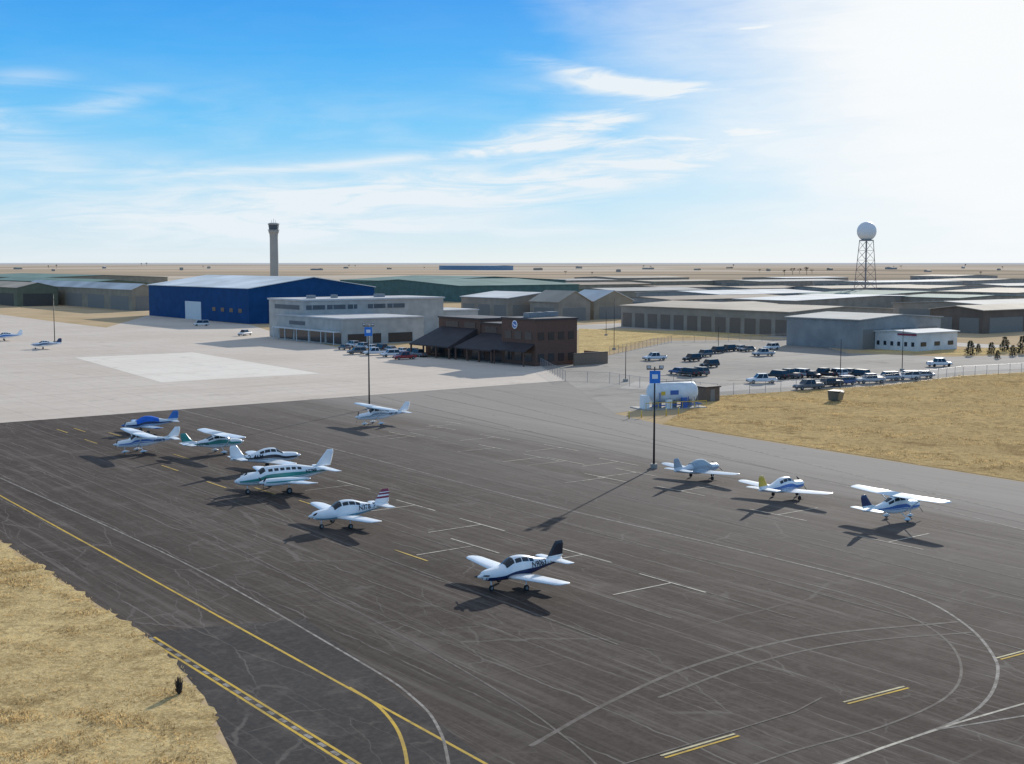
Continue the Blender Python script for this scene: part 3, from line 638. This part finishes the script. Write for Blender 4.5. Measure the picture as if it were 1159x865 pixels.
for u,v,kd,c,a in [(390,396,'sedan','grey',127),(399,393,'suv','white',127),(410,395,'suv','silver',127),(420,396,'sedan','white',127),(431,397,'suv','black',127),(442,398,'sedan','silver',127),(424,402,'pickup','white',200),(455,400,'sedan','white',127),(466,402,'suv','black',127),(404,401,'suv','grey',205),(442,404,'suv','white',205),(474,404,'pickup','grey',127)]: car(kd,c,u,v,a,'parked beside the airport terminal')
car('van','white',228,369,200,'driving on the pale concrete ramp'); car('pickup','white',277,380,250,'parked on the pale concrete ramp'); car('pickup','red',458,407,210,'parked beside the airport terminal')
# ---------------------------------------------------------------- buildings
def wm(n,c): return mat(n,tuple(a*1.2 for a in c),.75,0,.18,.25,.15,rib=('DIAGONAL',.9))
def rm(n,c): return mat(n,c,.85,0,.25,.06,.08)
ROOFW=rm('white_metal_roof',(.66,.66,.65)); ROOFT=rm('tan_metal_roof',(.46,.395,.32)); ROOFG=rm('green_metal_roof',(.17,.26,.235)); ROOFB=rm('pale_blue_roof',(.70,.75,.78)); ROOFK=rm('grey_metal_roof',(.42,.41,.39)); ROOFN=rm('brown_metal_roof',(.33,.27,.22))
W_BLUE=wm('blue_metal_wall',(.008,.055,.16)); W_TAN=wm('tan_metal_wall',(.28,.24,.18)); W_OL=wm('olive_metal_wall',(.15,.155,.105)); W_GRY=wm('grey_metal_wall',(.27,.27,.26)); W_BEI=wm('beige_metal_wall',(.30,.255,.205)); W_WHT=wm('white_metal_wall',(.6,.6,.58)); W_BRN=wm('brown_metal_wall',(.15,.115,.09)); W_GRN=wm('green_metal_wall',(.09,.15,.135)); W_FAR=wm('hazy_tan_wall',(.33,.30,.265))  # W_FAR has distance haze put into its base colour
DOORD=mat('dark_door_panel',(.10,.092,.08),.7,spec=.2); DOORW=mat('white_door_panel',(.66,.70,.72),.7,spec=.2); DOORG=mat('grey_door_panel',(.24,.23,.21),.7,spec=.2); DOORB=mat('brown_door_panel',(.215,.17,.135),.7,spec=.2)
def hangar(un,vn,ur,ul,vt,ridge,rise,wall,roof,label,dl=0,dr=0,dm=None,name='hangar',maxl=220,group='aircraft hangars'):
    C=G(un,vn); La=min(maxl,reach(C,E1,ur)); Lb=min(maxl,reach(C,NB,ul)); H=zof(C,vt)
    root=empty(name,C,ANG,label,name.replace('_',' '),group)
    if ridge=='y': V=[(0,0,0),(La,0,0),(La,0,H),(La/2,0,H+rise),(0,0,H)]; V+=[(x,Lb,z) for x,_,z in V]
    else: V=[(0,0,0),(0,Lb,0),(0,Lb,H),(0,Lb/2,H+rise),(0,0,H)]; V+=[(La,y,z) for _,y,z in V]
    mobj('wall',V,[[0,1,2,3,4],[9,8,7,6,5],[0,1,6,5],[1,2,7,6],[2,3,8,7],[3,4,9,8],[4,0,5,9]],wall,root)
    o=.5; th=.25; V=[];Fc=[]
    n=La if ridge=='y' else Lb; m_=Lb if ridge=='y' else La; sl_=rise/(n/2)
    prof=[(-o,H-o*sl_+.03),(n/2,H+rise+.03),(n+o,H-o*sl_+.03),(n+o,H-o*sl_+.03+th),(n/2,H+rise+.03+th),(-o,H-o*sl_+.03+th)]
    for q in (-o,m_+o):
        for a,zz in prof: V.append((a,q,zz) if ridge=='y' else (q,a,zz))
    Fc=[[0,1,4,5],[1,2,3,4],[6,11,10,7],[7,10,9,8]]+[[i,(i+1)%6,(i+1)%6+6,i+6] for i in range(6)]
    mobj('roof',V,Fc,roof,root)
    dm=dm or DOORD
    for cnt,face in ((dl,'l'),(dr,'r')):
        L=Lb if face=='l' else La
        for i in range(cnt):
            w_=L/cnt*.72; c=L*(i+.5)/cnt; hd=H*.68
            if face=='l': box('door',root,-.08,.02,c-w_/2,c+w_/2,0,hd,dm)
            else: box('door',root,c-w_/2,c+w_/2,-.08,.02,0,hd,dm)
    return root,La,Lb,H
bh,La,Lb,Hb=hangar(282,367,424,169,327,'y',4,W_BLUE,ROOFB,'large dark blue metal hangar with pale roof',0,1,mat('blue_door_panel',(.012,.055,.15),.7,spec=.2))
box('door',bh,-.12,.02,Lb*.44,Lb*.6,0,Hb*.55,DOORW)
for i in range(4): box('window',bh,-.1,.02,Lb*(.06+i*.08),Lb*(.09+i*.08),4,5.5,GLASS)
hangar(150,352,176,30,328,'y',2.5,W_TAN,ROOFW,'long tan metal hangar with white roof edge',5,1,DOORG)
hangar(20,347,66,-80,326,'y',2.5,W_OL,ROOFT,'olive metal hangar with dull roof',4,1,DOORD)
hangar(95,338,168,-60,321,'y',2,W_OL,ROOFG,'dark olive hangar row with doors',5,0)
hangar(40,330,190,-90,315,'y',2,W_TAN,ROOFG,'tan hangar with green metal roof',5,0)
hangar(520,342,655,392,324,'x',3,W_GRN,ROOFG,'long green-roofed metal hangar',0,0)
hangar(470,334,640,385,319,'y',3,W_GRN,ROOFG,'dark green-roofed metal hangar',0,0)
hangar(575,362,652,522,338,'y',2,W_BEI,ROOFW,'beige hangar with bright white roof',3,2,DOORG)
hangar(632,364,668,600,342,'y',4,W_BEI,ROOFT,'beige gabled hangar with tan roof',1,1,DOORG)
hangar(672,362,716,640,341,'y',4,W_TAN,ROOFW,'beige gabled hangar with pale roof',1,1,DOORG)
hangar(893,381,1010,703,354,'y',1.2,W_BEI,ROOFT,'long beige hangar row with brown doors',12,2,DOORB,maxl=300)
hangar(972,396,1064,890,363,'y',1.0,W_GRY,ROOFK,'large grey metal hangar with pale roof',0,3,DOORG)
hangar(1112,378,1420,1052,352,'x',1.2,W_BRN,ROOFT,'brown and tan metal hangar row',2,6,DOORG,maxl=160)
hangar(1130,366,1500,1010,347,'x',1.2,W_BEI,ROOFK,'beige hangar with grey metal roof',2,6,DOORG,maxl=160)
tr,La,Lb,Ht=hangar(1037,398,1083,990,378,'x',.4,W_WHT,ROOFW,'white single-storey office with dark windows',0,0,name='office_building')
for i in range(6): box('window',tr,-.07,.02,Lb*(i+.3)/6,Lb*(i+.7)/6,1.2,2.3,GLASS)
for i in range(3): box('window',tr,La*(i+.3)/3,La*(i+.7)/3,-.07,.02,1.2,2.3,GLASS)
box('red_fascia',tr,-.12,-.02,0,Lb*.45,Ht-.6,Ht-.1,MAR)
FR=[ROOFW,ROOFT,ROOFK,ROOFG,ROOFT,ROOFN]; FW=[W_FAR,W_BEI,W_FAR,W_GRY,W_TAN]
for (un,vn,ur,ul,vt) in [(760,351,900,690,340),(815,345,960,720,334),(900,352,1080,830,341),(980,345,1120,900,335),(1085,350,1250,1010,338),(1150,342,1300,1060,332),(700,339,800,640,330),(760,334,860,690,326),(850,335,980,790,327),(940,335,1060,880,327),(1050,335,1180,980,327),(1140,332,1300,1080,324),(640,331,760,590,323),(740,326,860,690,319),(860,326,960,800,319),(990,327,1090,920,320),(1100,325,1220,1040,318),(620,324,700,570,318),(1080,319,1159,1030,313),(700,320,780,650,315),(890,320,960,840,315),(760,358,880,705,348)]:
    i=R.randrange(5); hangar(un,vn,ur,ul,vt,R.choice('xy'),R.uniform(.6,1.5),FW[i],FR[R.randrange(6)],'distant pale metal hangar',R.choice((0,3,5)),0,DOORG,maxl=R.choice((60,90,130)))
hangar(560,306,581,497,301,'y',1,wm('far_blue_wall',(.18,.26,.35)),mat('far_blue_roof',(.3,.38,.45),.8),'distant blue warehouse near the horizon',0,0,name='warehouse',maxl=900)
for u_,v_ in [(20,305),(60,307),(118,304),(205,306),(236,304),(360,306),(392,304),(440,305),(610,306),(655,304),(700,308),(735,305),(790,306),(826,304),(870,307),(940,306),(1010,305),(1050,308),(1090,304),(1130,306)]:
    w_=R.uniform(2,6); hangar(u_,v_,u_+w_,u_-w_*R.uniform(.6,1.6),v_-R.uniform(1.2,2.4),R.choice('xy'),1.5,FW[R.randrange(5)],FR[R.randrange(6)],'tiny farm building far out on the prairie',0,0,DOORG,name='barn',maxl=120,group='distant farm buildings')
# grey terminal
C=G(388,391); gt=empty('terminal_building',C,ANG,'pale grey two-storey terminal with window bands','building')
La=reach(C,E1,480); Lb=reach(C,NB,314); Hl=zof(C,362)
TW=mat('pale_stucco',(.46,.45,.42),.85,0,.18,.35,.1); PARA=mat('roof_membrane',(.52,.53,.54),.9,0,.15,.3,.08); FRM=mat('window_frame',(.62,.63,.63),.6)
TGL=mat('blue_grey_glazing',(.10,.115,.13),.5,0,.2,.3,.3)
box('lower_wall',gt,0,La,0,Lb,0,Hl,TW); box('lower_roof',gt,-.3,La,-.3,Lb+.3,Hl,Hl+.35,PARA)
C2=G(343,385)-C; x0,y0=C2.dot(E1),C2.dot(NB); x0=max(x0,2); H2=zof(G(343,385),341)
Lu=reach(G(343,385),E1,502); Lw=reach(G(343,385),E1,545); y0=max(y0,4); 
box('upper_wall',gt,x0,x0+Lu,y0,y0+22,0.1,H2,TW); box('upper_roof',gt,x0-.4,x0+Lu+.4,y0-.4,y0+22.4,H2,H2+.5,PARA)
box('rear_wing_wall',gt,x0+Lu+.01,x0+Lw,y0+2,y0+20,0.1,H2-4.2,TW); box('rear_wing_roof',gt,x0+Lu+.42,x0+Lw+.3,y0+1.7,y0+20.3,H2-4.2,H2-3.8,PARA)
n=5
for i in range(n):
    wdt=(Lu*.72-1)/n; xa=x0+1+wdt*i; wobj=box('window',gt,xa,xa+wdt*(.92 if i!=2 else .5),y0-.1,y0+.02,H2-2.6,H2-1.3,TGL)
    for q in (0,.33): box('frame',wobj,xa-.06+q*wdt*.92,xa+.06+q*wdt*.92,y0-.14,y0-.101,H2-2.6,H2-1.3,FRM)
box('window',gt,x0-.08,x0+.02,y0+2,y0+18,H2-2.6,H2-1.3,TGL)
n=4
for i in range(n):
    ya=.8+(Lb-1.2)*i/n; box('window',gt,-.08,.02,ya,ya+(Lb/n)*.84,.3,3.2,GLASS)
box('window',gt,-.08,.02,Lb*.55,Lb*.8,4.7,5.8,TGL)
for i,(q,wd) in enumerate(((.06,.22),(.36,.1),(.55,.3))):
    box('window',gt,La*q,La*(q+wd),-.08,.02,.3,3.0,GLASS)
box('canopy',gt,-2.2,-.09,1,Lb-1,3.5,3.8,FRM)
for i in range(6): 
    V=[];Fc=[]; beamvf(V,Fc,(-2,1.6+(Lb-3.2)*i/5,0),(-2,1.6+(Lb-3.2)*i/5,3.5),.15); mobj('column',V,Fc,FRM,gt)
for i,(q,s_) in enumerate(((6,2.2),(15,1.4),(31,3.0))): box('roof_unit',gt,x0+q,x0+q+s_,y0+7+i,y0+9+i,H2+.5,H2+1.5,STEEL)
# brown brick terminal
def brick():
    m,k,Pp,b=newmat('brown_brick'); br=k.N.new('ShaderNodeTexBrick'); br.inputs['Scale'].default_value=2.2
    br.inputs['Color1'].default_value=(.13,.07,.05,1); br.inputs['Color2'].default_value=(.17,.097,.07,1); br.inputs['Mortar'].default_value=(.15,.12,.105,1)
    x,y,z=k.sep(Pp); k.L.new(k.comb(k.m('ADD',x,y),z),br.inputs['Vector']); k.L.new(br.outputs['Color'],b.inputs['Base Color']); b.inputs['Roughness'].default_value=.9; b.inputs['Specular IOR Level'].default_value=.1; return m
BRK=brick(); DROOF=mat('dark_brown_metal_roof',(.06,.05,.052),.65,0,.2,.4,.2); COP=mat('dark_coping',(.05,.04,.04),.6)
C=G(606,415); bt=empty('terminal_building',C,ANG,'brown brick terminal with dark sloping canopies','building')
La=reach(C,E1,653); Lb=reach(C,NB,478); Lu=reach(C,NB,568); Hu=zof(C,363); 
box('upper_wall',bt,0,La,0,Lu,0,Hu,BRK); box('coping',bt,-.2,La+.2,-.2,Lu+.2,Hu,Hu+.4,COP)
box('lower_wall',bt,1,5,Lu+.01,Lb,0,3.9,BRK)
LW=Lb-Lu
box('upper_wall',bt,5.01,La+8,Lu+.01,Lu+LW*.45,0,8.4,BRK); box('coping',bt,4.8,La+8.2,Lu+.21,Lu+LW*.45+.2,8.4,8.7,COP)
box('upper_wall',bt,5.01,La+4,Lu+LW*.46,Lb,0,9.2,BRK); box('coping',bt,4.8,La+4.2,Lu+LW*.46+.21,Lb+.2,9.2,9.55,COP)
for (q0,q1,zz) in ((.06,.2,6.9),(.26,.4,6.9),(.52,.66,7.7),(.74,.9,7.7)): box('window',bt,4.9,5.02,Lu+LW*q0,Lu+LW*q1,zz-.6,zz+.8,GLASS)
for (q0,q1,xo,ze,zt) in ((.0,.46,-3.0,3.0,6.2),(.47,1.0,-4.0,3.0,7.0)):
    ya,yb=Lu+LW*q0+.2,Lu+LW*q1-.2; ov=.9
    V=[(xo,ya,ze),(4.9,ya+ov,zt),(4.9,yb-ov,zt),(xo,yb,ze)]; V+=[(a,b,c-.3) for a,b,c in V]; V+=[(4.9,ya,ze),(4.9,yb,ze)]
    mobj('sloped_roof',V,[[0,1,2,3],[7,6,5,4],[0,3,7,4],[0,8,1],[3,2,9],[1,5,6,2],[0,4,8],[3,9,7]],DROOF,bt)
    for j in range(2):
        yy0=ya+1+(yb-ya-1)*j/2; box('window',bt,.9,1.01,yy0,yy0+(yb-ya)*.34,.3,2.7,GLASS)
    for j in range(4):
        yy=ya+.3+(yb-ya-.6)*j/3; V=[];Fc=[]; beamvf(V,Fc,(xo+.4,yy,0),(xo+.4,yy,ze-.1),.25,8); mobj('column',V,Fc,BRK,bt)
for i in range(3):
    for zz in (1.0,5.8): box('window',bt,-.08,.02,Lu*(.1+i*.3),Lu*(.3+i*.3),zz,zz+1.8,GLASS)
for i in range(4):
    for zz in (1.0,5.8): box('window',bt,La*(.06+i*.24),La*(.2+i*.24),-.08,.02,zz,zz+1.7,GLASS)
V=[(-3,.3,3.4),(.0,.3,5.0),(.0,Lu-.3,5.0),(-3,Lu-.3,3.4)]; V+=[(a,b,c-.25) for a,b,c in V]
mobj('entrance_awning',V,[[0,1,2,3],[7,6,5,4],[0,4,5,1],[1,5,6,2],[2,6,7,3],[3,7,4,0]],DROOF,bt)
for yy in (.8,Lu-.8):
    V=[];Fc=[]; beamvf(V,Fc,(-2.7,yy,0),(-2.7,yy,3.3),.15,8); mobj('column',V,Fc,BRK,bt)
SB=paint('sign_blue',(.02,.12,.42))
em=revolve('emblem',bt,[(.95,0),(.95,-.1)],'x',(-.02,Lu*.6,Hu-1.15),WHITE,28,False)
revolve('emblem_disc',em,[(.72,0),(.72,-.06)],'x',(-.13,Lu*.6,Hu-1.15),SB,28,False)
V=[(-.22,Lu*.6-.9,Hu-1.45),(-.22,Lu*.6-.15,Hu-1.5),(-.22,Lu*.6+.85,Hu-.7),(-.22,Lu*.6+.1,Hu-1.0)]; mobj('emblem_swoosh',V,[[0,1,2,3]],WHITE,em,recalc=False)
for i,(q,s_) in enumerate(((2,2.2),(6,1.5),(9.5,2.6))): box('roof_unit',bt,q,q+s_,Lu*.4+i,Lu*.4+2+i,Hu+.4,Hu+1.5,STEEL)
C=G(650,414); bw=empty('screen_wall',C,ANG,'low tan brick screen wall beside the terminal','wall'); La=reach(C,E1,688)
TBK=mat('tan_brick',(.24,.17,.12),.85)
box('wall',bw,0,La,0,.4,0,2.6,TBK); box('wall',bw,La-.4,La,.41,8,0,2.6,TBK); box('coping',bw,-.05,La+.05,-.05,.45,2.6,2.75,COP)
# control tower
C=G(311,331); tp=zof(C,250); ct=empty('control_tower',C,.2,'tall concrete airport control tower with glass cab','control tower')
CW=mat('tower_concrete',(.44,.41,.37),.85,0,.1,.1,.1)
revolve('shaft',ct,[(3.7,0),(3.3,8),(3.1,tp-13),(3.3,tp-10),(4.0,tp-8.5),(4.0,tp-7.2)],'z',(0,0,0),CW,16,False)
revolve('walkway',ct,[(4.5,tp-7.2),(4.5,tp-6.7)],'z',(0,0,0),STEEL,8,False)
revolve('cab_window',ct,[(3.5,tp-6.7),(3.7,tp-5.6),(4.0,tp-3)],'z',(0,0,0),TGL,8,False)
revolve('roof',ct,[(4.3,tp-3),(4.4,tp-2.2),(2.9,tp-1.6)],'z',(0,0,0),CW,8,False)
beams('antenna',ct,[((0,0,tp-1.6),(0,0,tp+1.5),.12),((1.5,1,tp-1.6),(1.5,1,tp+.6),.1),((-1.5,-1,tp-1.6),(-1.5,-1,tp+.6),.1)],STEEL)
# radar tower
C=G(979,338); zc_=zof(C,262); rt=empty('radar_tower',C,.5,'white spherical radome on a steel lattice tower','radar tower')
rr=6.1; zt=zc_-rr*.85
revolve('radome',rt,[(max(.05,rr*math.sin(math.pi*i/16)),zc_-rr*math.cos(math.pi*i/16)) for i in range(2,17)],'z',(0,0,0),mat('radome_white',(.75,.76,.78),.5,0,.04),28)
revolve('platform',rt,[(4.6,zt-.8),(4.6,zt-.2)],'z',(0,0,0),STEEL,12,False)
segs=[];lv=6
cor=lambda i,t:Vector(((5.2-2.2*t)*(1,-1,-1,1)[i%4],(5.2-2.2*t)*(1,1,-1,-1)[i%4],(zt-.8)*t))
for i in range(4):
    segs.append((cor(i,0),cor(i,1),.24))
    for l in range(lv):
        t0,t1=l/lv,(l+1)/lv; segs+= [(cor(i,t0),cor(i+1,t1),.1),(cor(i+1,t0),cor(i,t1),.1),(cor(i,t1),cor(i+1,t1),.1)]
beams('lattice',rt,segs,mat('tower_red_brown',(.26,.2,.19),.6),6)
beams('stair',rt,[((0,0,0),(0,0,zt-.8),.5)],STEEL,8)
# ---------------------------------------------------------------- light poles
def pole(u,v,vt,label,head=True,r=.13,grp='apron light poles',nm='light_pole'):
    C=G(u,v); h=zof(C,vt); p=empty(nm,C,ANG,label,'light pole',grp)
    beams('mast',p,[((0,0,0),(0,0,h),r,r*.6)],DSTEEL,10,True)
    box('footing',p,-.35,.35,-.35,.35,0,.5,mat('footing_concrete',(.35,.33,.3),.9))
    if head:
        p.rotation_euler=(0,0,0)
        beams('crossarm',p,[((-.9,0,h-.3),(.9,0,h-.3),.06)],DSTEEL)
        LB=mat('sign_panel_blue',(.03,.22,.70),.5)
        for x in (-.7,.7): 
            f_=box('floodlight',p,x-.24,x+.24,-.36,-.08,h-.2,h+.15,DSTEEL)
            box('lens',f_,x-.19,x+.19,-.39,-.365,h-.16,h+.1,HLM)
        s_=box('sign_panel',p,-.6,.6,-.26,-.18,h-1.85,h-.45,LB)
        box('panel_mark',s_,-.32,.32,-.275,-.262,h-1.35,h-.85,WHITE)
    return p
pole(740,530,415,'tall dark apron light pole with blue panel'); pole(418,463,367,'dark apron light pole with blue panel')
pole(62,388,333,'slim apron light pole on the pale ramp',False)
for u,v,vt in [(708,432,392),(695,396,338),(951,430,384),(1021,420,372),(813,397,370),(686,380,350)]:
    pole(u,v,vt,'slim car park light pole',False,.09,'car park light poles')
# ---------------------------------------------------------------- fuel tank
C=G(741,464); ft=empty('fuel_tank',C,ANG-.25,'white horizontal fuel storage tank on a skid','fuel tank'); ft.scale=(.92,1.1,1.15)
revolve('tank',ft,[(.3,0.0),(1.0,.15),(1.35,.5),(1.4,.8),(1.4,8.4),(1.35,8.7),(1.0,9.05),(.3,9.2)],'x',(0,1.8,2.1),mat('tank_paint',(.70,.76,.80),.5,0,.12,.8),24)
for x in (1.6,4.6,7.6): box('saddle',ft,x-.2,x+.2,.7,2.9,0,1.1,STEEL)
beams('catwalk',ft,[((1,1.3,3.65),(8,1.3,3.65),.06),((1,1.3,4.5),(8,1.3,4.5),.04),((1,1.3,3.6),(1,1.3,4.5),.04),((4.5,1.3,3.6),(4.5,1.3,4.5),.04),((8,1.3,3.6),(8,1.3,4.5),.04),((8.1,0,0),(8.1,1.3,3.65),.05),((8.7,0,0),(8.7,1.3,3.65),.05)],STEEL)
beams('pipework',ft,[((-.3,.3,.5),(9.4,.3,.5),.08),((1.2,.3,.5),(1.2,.3,2.3),.07),((6.8,.3,.5),(6.8,.3,1.6),.07),((9.4,.3,.5),(9.4,2.4,.5),.08)],SB,8)
beams('guard_rail',ft,[((-2,-.5,1),(9.8,-.5,1),.05)]+[((-2+i*2.36,-.5,.1),(-2+i*2.36,-.5,1),.05) for i in range(6)],GOLD,6)
box('pump_cabinet',ft,-1.6,-.5,.8,2.0,.12,1.9,WHITE); box('hose_reel_cabinet',ft,5.2,6.2,-.3,.2,.12,1.5,SB); box('filter_cabinet',ft,2.2,3.2,-.3,.2,.12,1.3,WHITE); box('base_slab',ft,-2.2,10,-.6,4,0,.12,mat('slab_concrete',(.4,.38,.35),.9))
box('placard',ft,3.3,4.9,.36,.40,1.9,2.5,SB); box('placard',ft,1.5,2.3,.36,.40,1.9,2.4,GOLD)
for i in range(5):
    c0=G(712+i*14,474-i*1.0); b_=empty('bollard',c0,0,'short yellow bollard guarding the fuel tank','bollard','bollards by the fuel tank'); beams('post',b_,[((0,0,0),(0,0,1.1),.09)],GOLD,10,True)
C=G(799,455); pc=empty('equipment_shed',C,ANG,'small brown equipment shed by the fuel tank','shed'); box('wall',pc,0,3.2,0,3,0,2.3,W_BRN); box('roof',pc,-.2,3.4,-.2,3.2,2.3,2.5,DROOF); box('door',pc,1,2,-.06,.02,0,2,DOORG)
C=G(948,455); pc=empty('dumpster',C,ANG+.3,'dark steel dumpster at the grass edge','dumpster')
V=[(0,0,.15),(2.2,0,.15),(2.2,1.6,.15),(0,1.6,.15),(-.15,-.25,1.5),(2.35,-.25,1.5),(2.35,1.7,1.7),(-.15,1.7,1.7)]; mobj('bin',V,[[3,2,1,0],[4,5,6,7],[0,1,5,4],[1,2,6,5],[2,3,7,6],[3,0,4,7]],paint('dumpster_grey',(.1,.11,.1)),pc); box('lid',pc,-.2,2.4,-.3,1.75,1.71,1.78,DSTEEL)
# ---------------------------------------------------------------- fences
def fence(pts,label):
    root=empty('chain_link_fence',pts[0],0,label,'fence','airport perimeter fences'); o=pts[0]; S_=[]
    cnt=0
    for a,b in zip(pts,pts[1:]):
        n=max(1,int((b-a).length/3.2))
        for i in range(n):
            p=a+(b-a)*i/n-o; q=a+(b-a)*(i+1)/n-o
            if cnt<95:
                beams('post',root,[(p,p+Vector((0,0,2.1)),.04)],STEEL); cnt+=1
            for zz,r_ in ((2.05,.025),(.1,.015)): S_.append((p+Vector((0,0,zz)),q+Vector((0,0,zz)),r_))
            m_=6
            for j in range(m_):
                t0=j/m_; t1=(j+1)/m_; P0=p+(q-p)*t0; P1=p+(q-p)*t1
                for zz in (.1,.75,1.4): S_.append((P0+Vector((0,0,zz)),P1+Vector((0,0,zz+.65)),.006)); S_.append((P1+Vector((0,0,zz)),P0+Vector((0,0,zz+.65)),.006))
    beams('wire_mesh',root,S_,STEEL,3)
fence(P((612,416),(640,432),(690,434),(736,441),(812,448)),'galvanised chain-link fence beside the apron')
fence(P((812,448),(1000,437),(1090,426),(1230,418)),'galvanised chain-link fence along the grass field')
fence(P((690,402),(760,388),(900,386),(960,402)),'chain-link fence around the car park')
# ---------------------------------------------------------------- trees
LF=[mat('conifer_dark',(.05,.055,.03),.9,0,.3,2),mat('conifer_light',(.11,.105,.06),.9,0,.3,2)]; BARK=mat('bark',(.12,.09,.07),.95)
def conifer(u,v,h):
    C=G(u,v); t=empty('pine_tree',C,R.uniform(0,6),'small scrubby evergreen tree by the hangars','tree','evergreens by the hangars')
    segs=[((0,0,0),(0,0,h*.9),.14,.03)]
    V=[];Fc=[];fm=[]; ph_=R.uniform(0,6)
    for i in range(620):
        z=R.uniform(.04,1); a=R.uniform(0,6.28); lobes=.7+.3*math.sin(a*3+z*9+ph_); rad=(1-z)**.55*h*.42*lobes*R.uniform(.35,1.05)+.05; p=Vector((math.cos(a)*rad,math.sin(a)*rad,z*h))
        s=h*.06*R.uniform(.6,1.5); d=Vector((math.cos(a),math.sin(a),-.2+R.uniform(-.4,.4))).normalized(); q=d.orthogonal().normalized()
        q=(Matrix.Rotation(R.uniform(0,3.1),3,d)@q)
        b=len(V); V+=[tuple(p-q*s*.5),tuple(p+q*s*.5),tuple(p+d*s*1.6)]; Fc.append([b,b+1,b+2]); fm.append(0 if R.random()<.6 else 1)
    for i in range(10):
        z=.12+.08*i; a=R.uniform(0,6.28); segs.append(((0,0,z*h),(math.cos(a)*(1-z)*h*.25,math.sin(a)*(1-z)*h*.25,z*h+.1),.04,.01))
    beams('trunk',t,segs,BARK); mobj('crown',V,Fc,LF,t,fm,recalc=False)
for u,v,h in [(1098,402,3.6),(1107,399,2.2),(1122,401,3.0),(1137,398,3.8),(1146,403,2.6),(1157,400,4.4),(1129,406,2.0)]: conifer(u,v,h)
def bare(u,v,h):
    C=G(u,v); t=empty('bare_tree',C,0,'leafless grey-brown tree on the plain','tree','distant leafless trees'); segs=[]
    def grow(p,d,l,r,n):
        q=p+d*l; segs.append((p,q,r,r*.6))
        if n==0: return
        for _ in range(4): 
            dd=(d+Vector((R.uniform(-.9,.9),R.uniform(-.9,.9),R.uniform(-.2,.5)))).normalized(); grow(q,dd,l*.68,r*.6,n-1)
    grow(Vector((0,0,0)),Vector((0,0,1)),h*.28,h*.03,4)
    beams('trunk',t,segs,BARK,4)
for u,v,h in [(888,312,14),(897,311,18),(905,310,15),(913,311,20),(919,310,13),(160,301,26),(166,301,30),(640,311,10),(670,312,9),(1110,312,10),(860,309,12),(55,304,16),(64,304,20),(230,304,14),(395,303,18),(402,303,15),(480,305,12),(728,304,17),(736,304,14),(830,303,20),(1012,304,14),(1020,304,17),(1092,303,22),(1135,305,14)]: bare(u,v,h)
C=G(203,786); t=empty('dead_shrub',C,0,'dark dead shrub standing in the dry grass','shrub'); segs=[]
for i in range(90):
    a=R.uniform(0,6.28); tl=R.uniform(.04,.28); h=R.uniform(.35,1.15)*(1.0-tl); m1=(math.cos(a)*tl*.7,math.sin(a)*tl*.7,h*.5); segs+=[((0,0,0),m1,.035,.025),(m1,(math.cos(a+.5)*tl,math.sin(a+.5)*tl,h),.025,.01)]
beams('stem',t,segs,mat('dead_stem',(.05,.04,.035),.95),4)
# ---------------------------------------------------------------- camera
cd=bpy.data.cameras.new('camera'); cd.sensor_width=36; cd.lens=36*F/1159; cd.clip_start=.5; cd.clip_end=100000
cam=bpy.data.objects.new('camera',cd); cam.location=(0,0,H0); cam.rotation_euler=(math.pi/2-TH,0,0); COL.objects.link(cam); sc.camera=cam
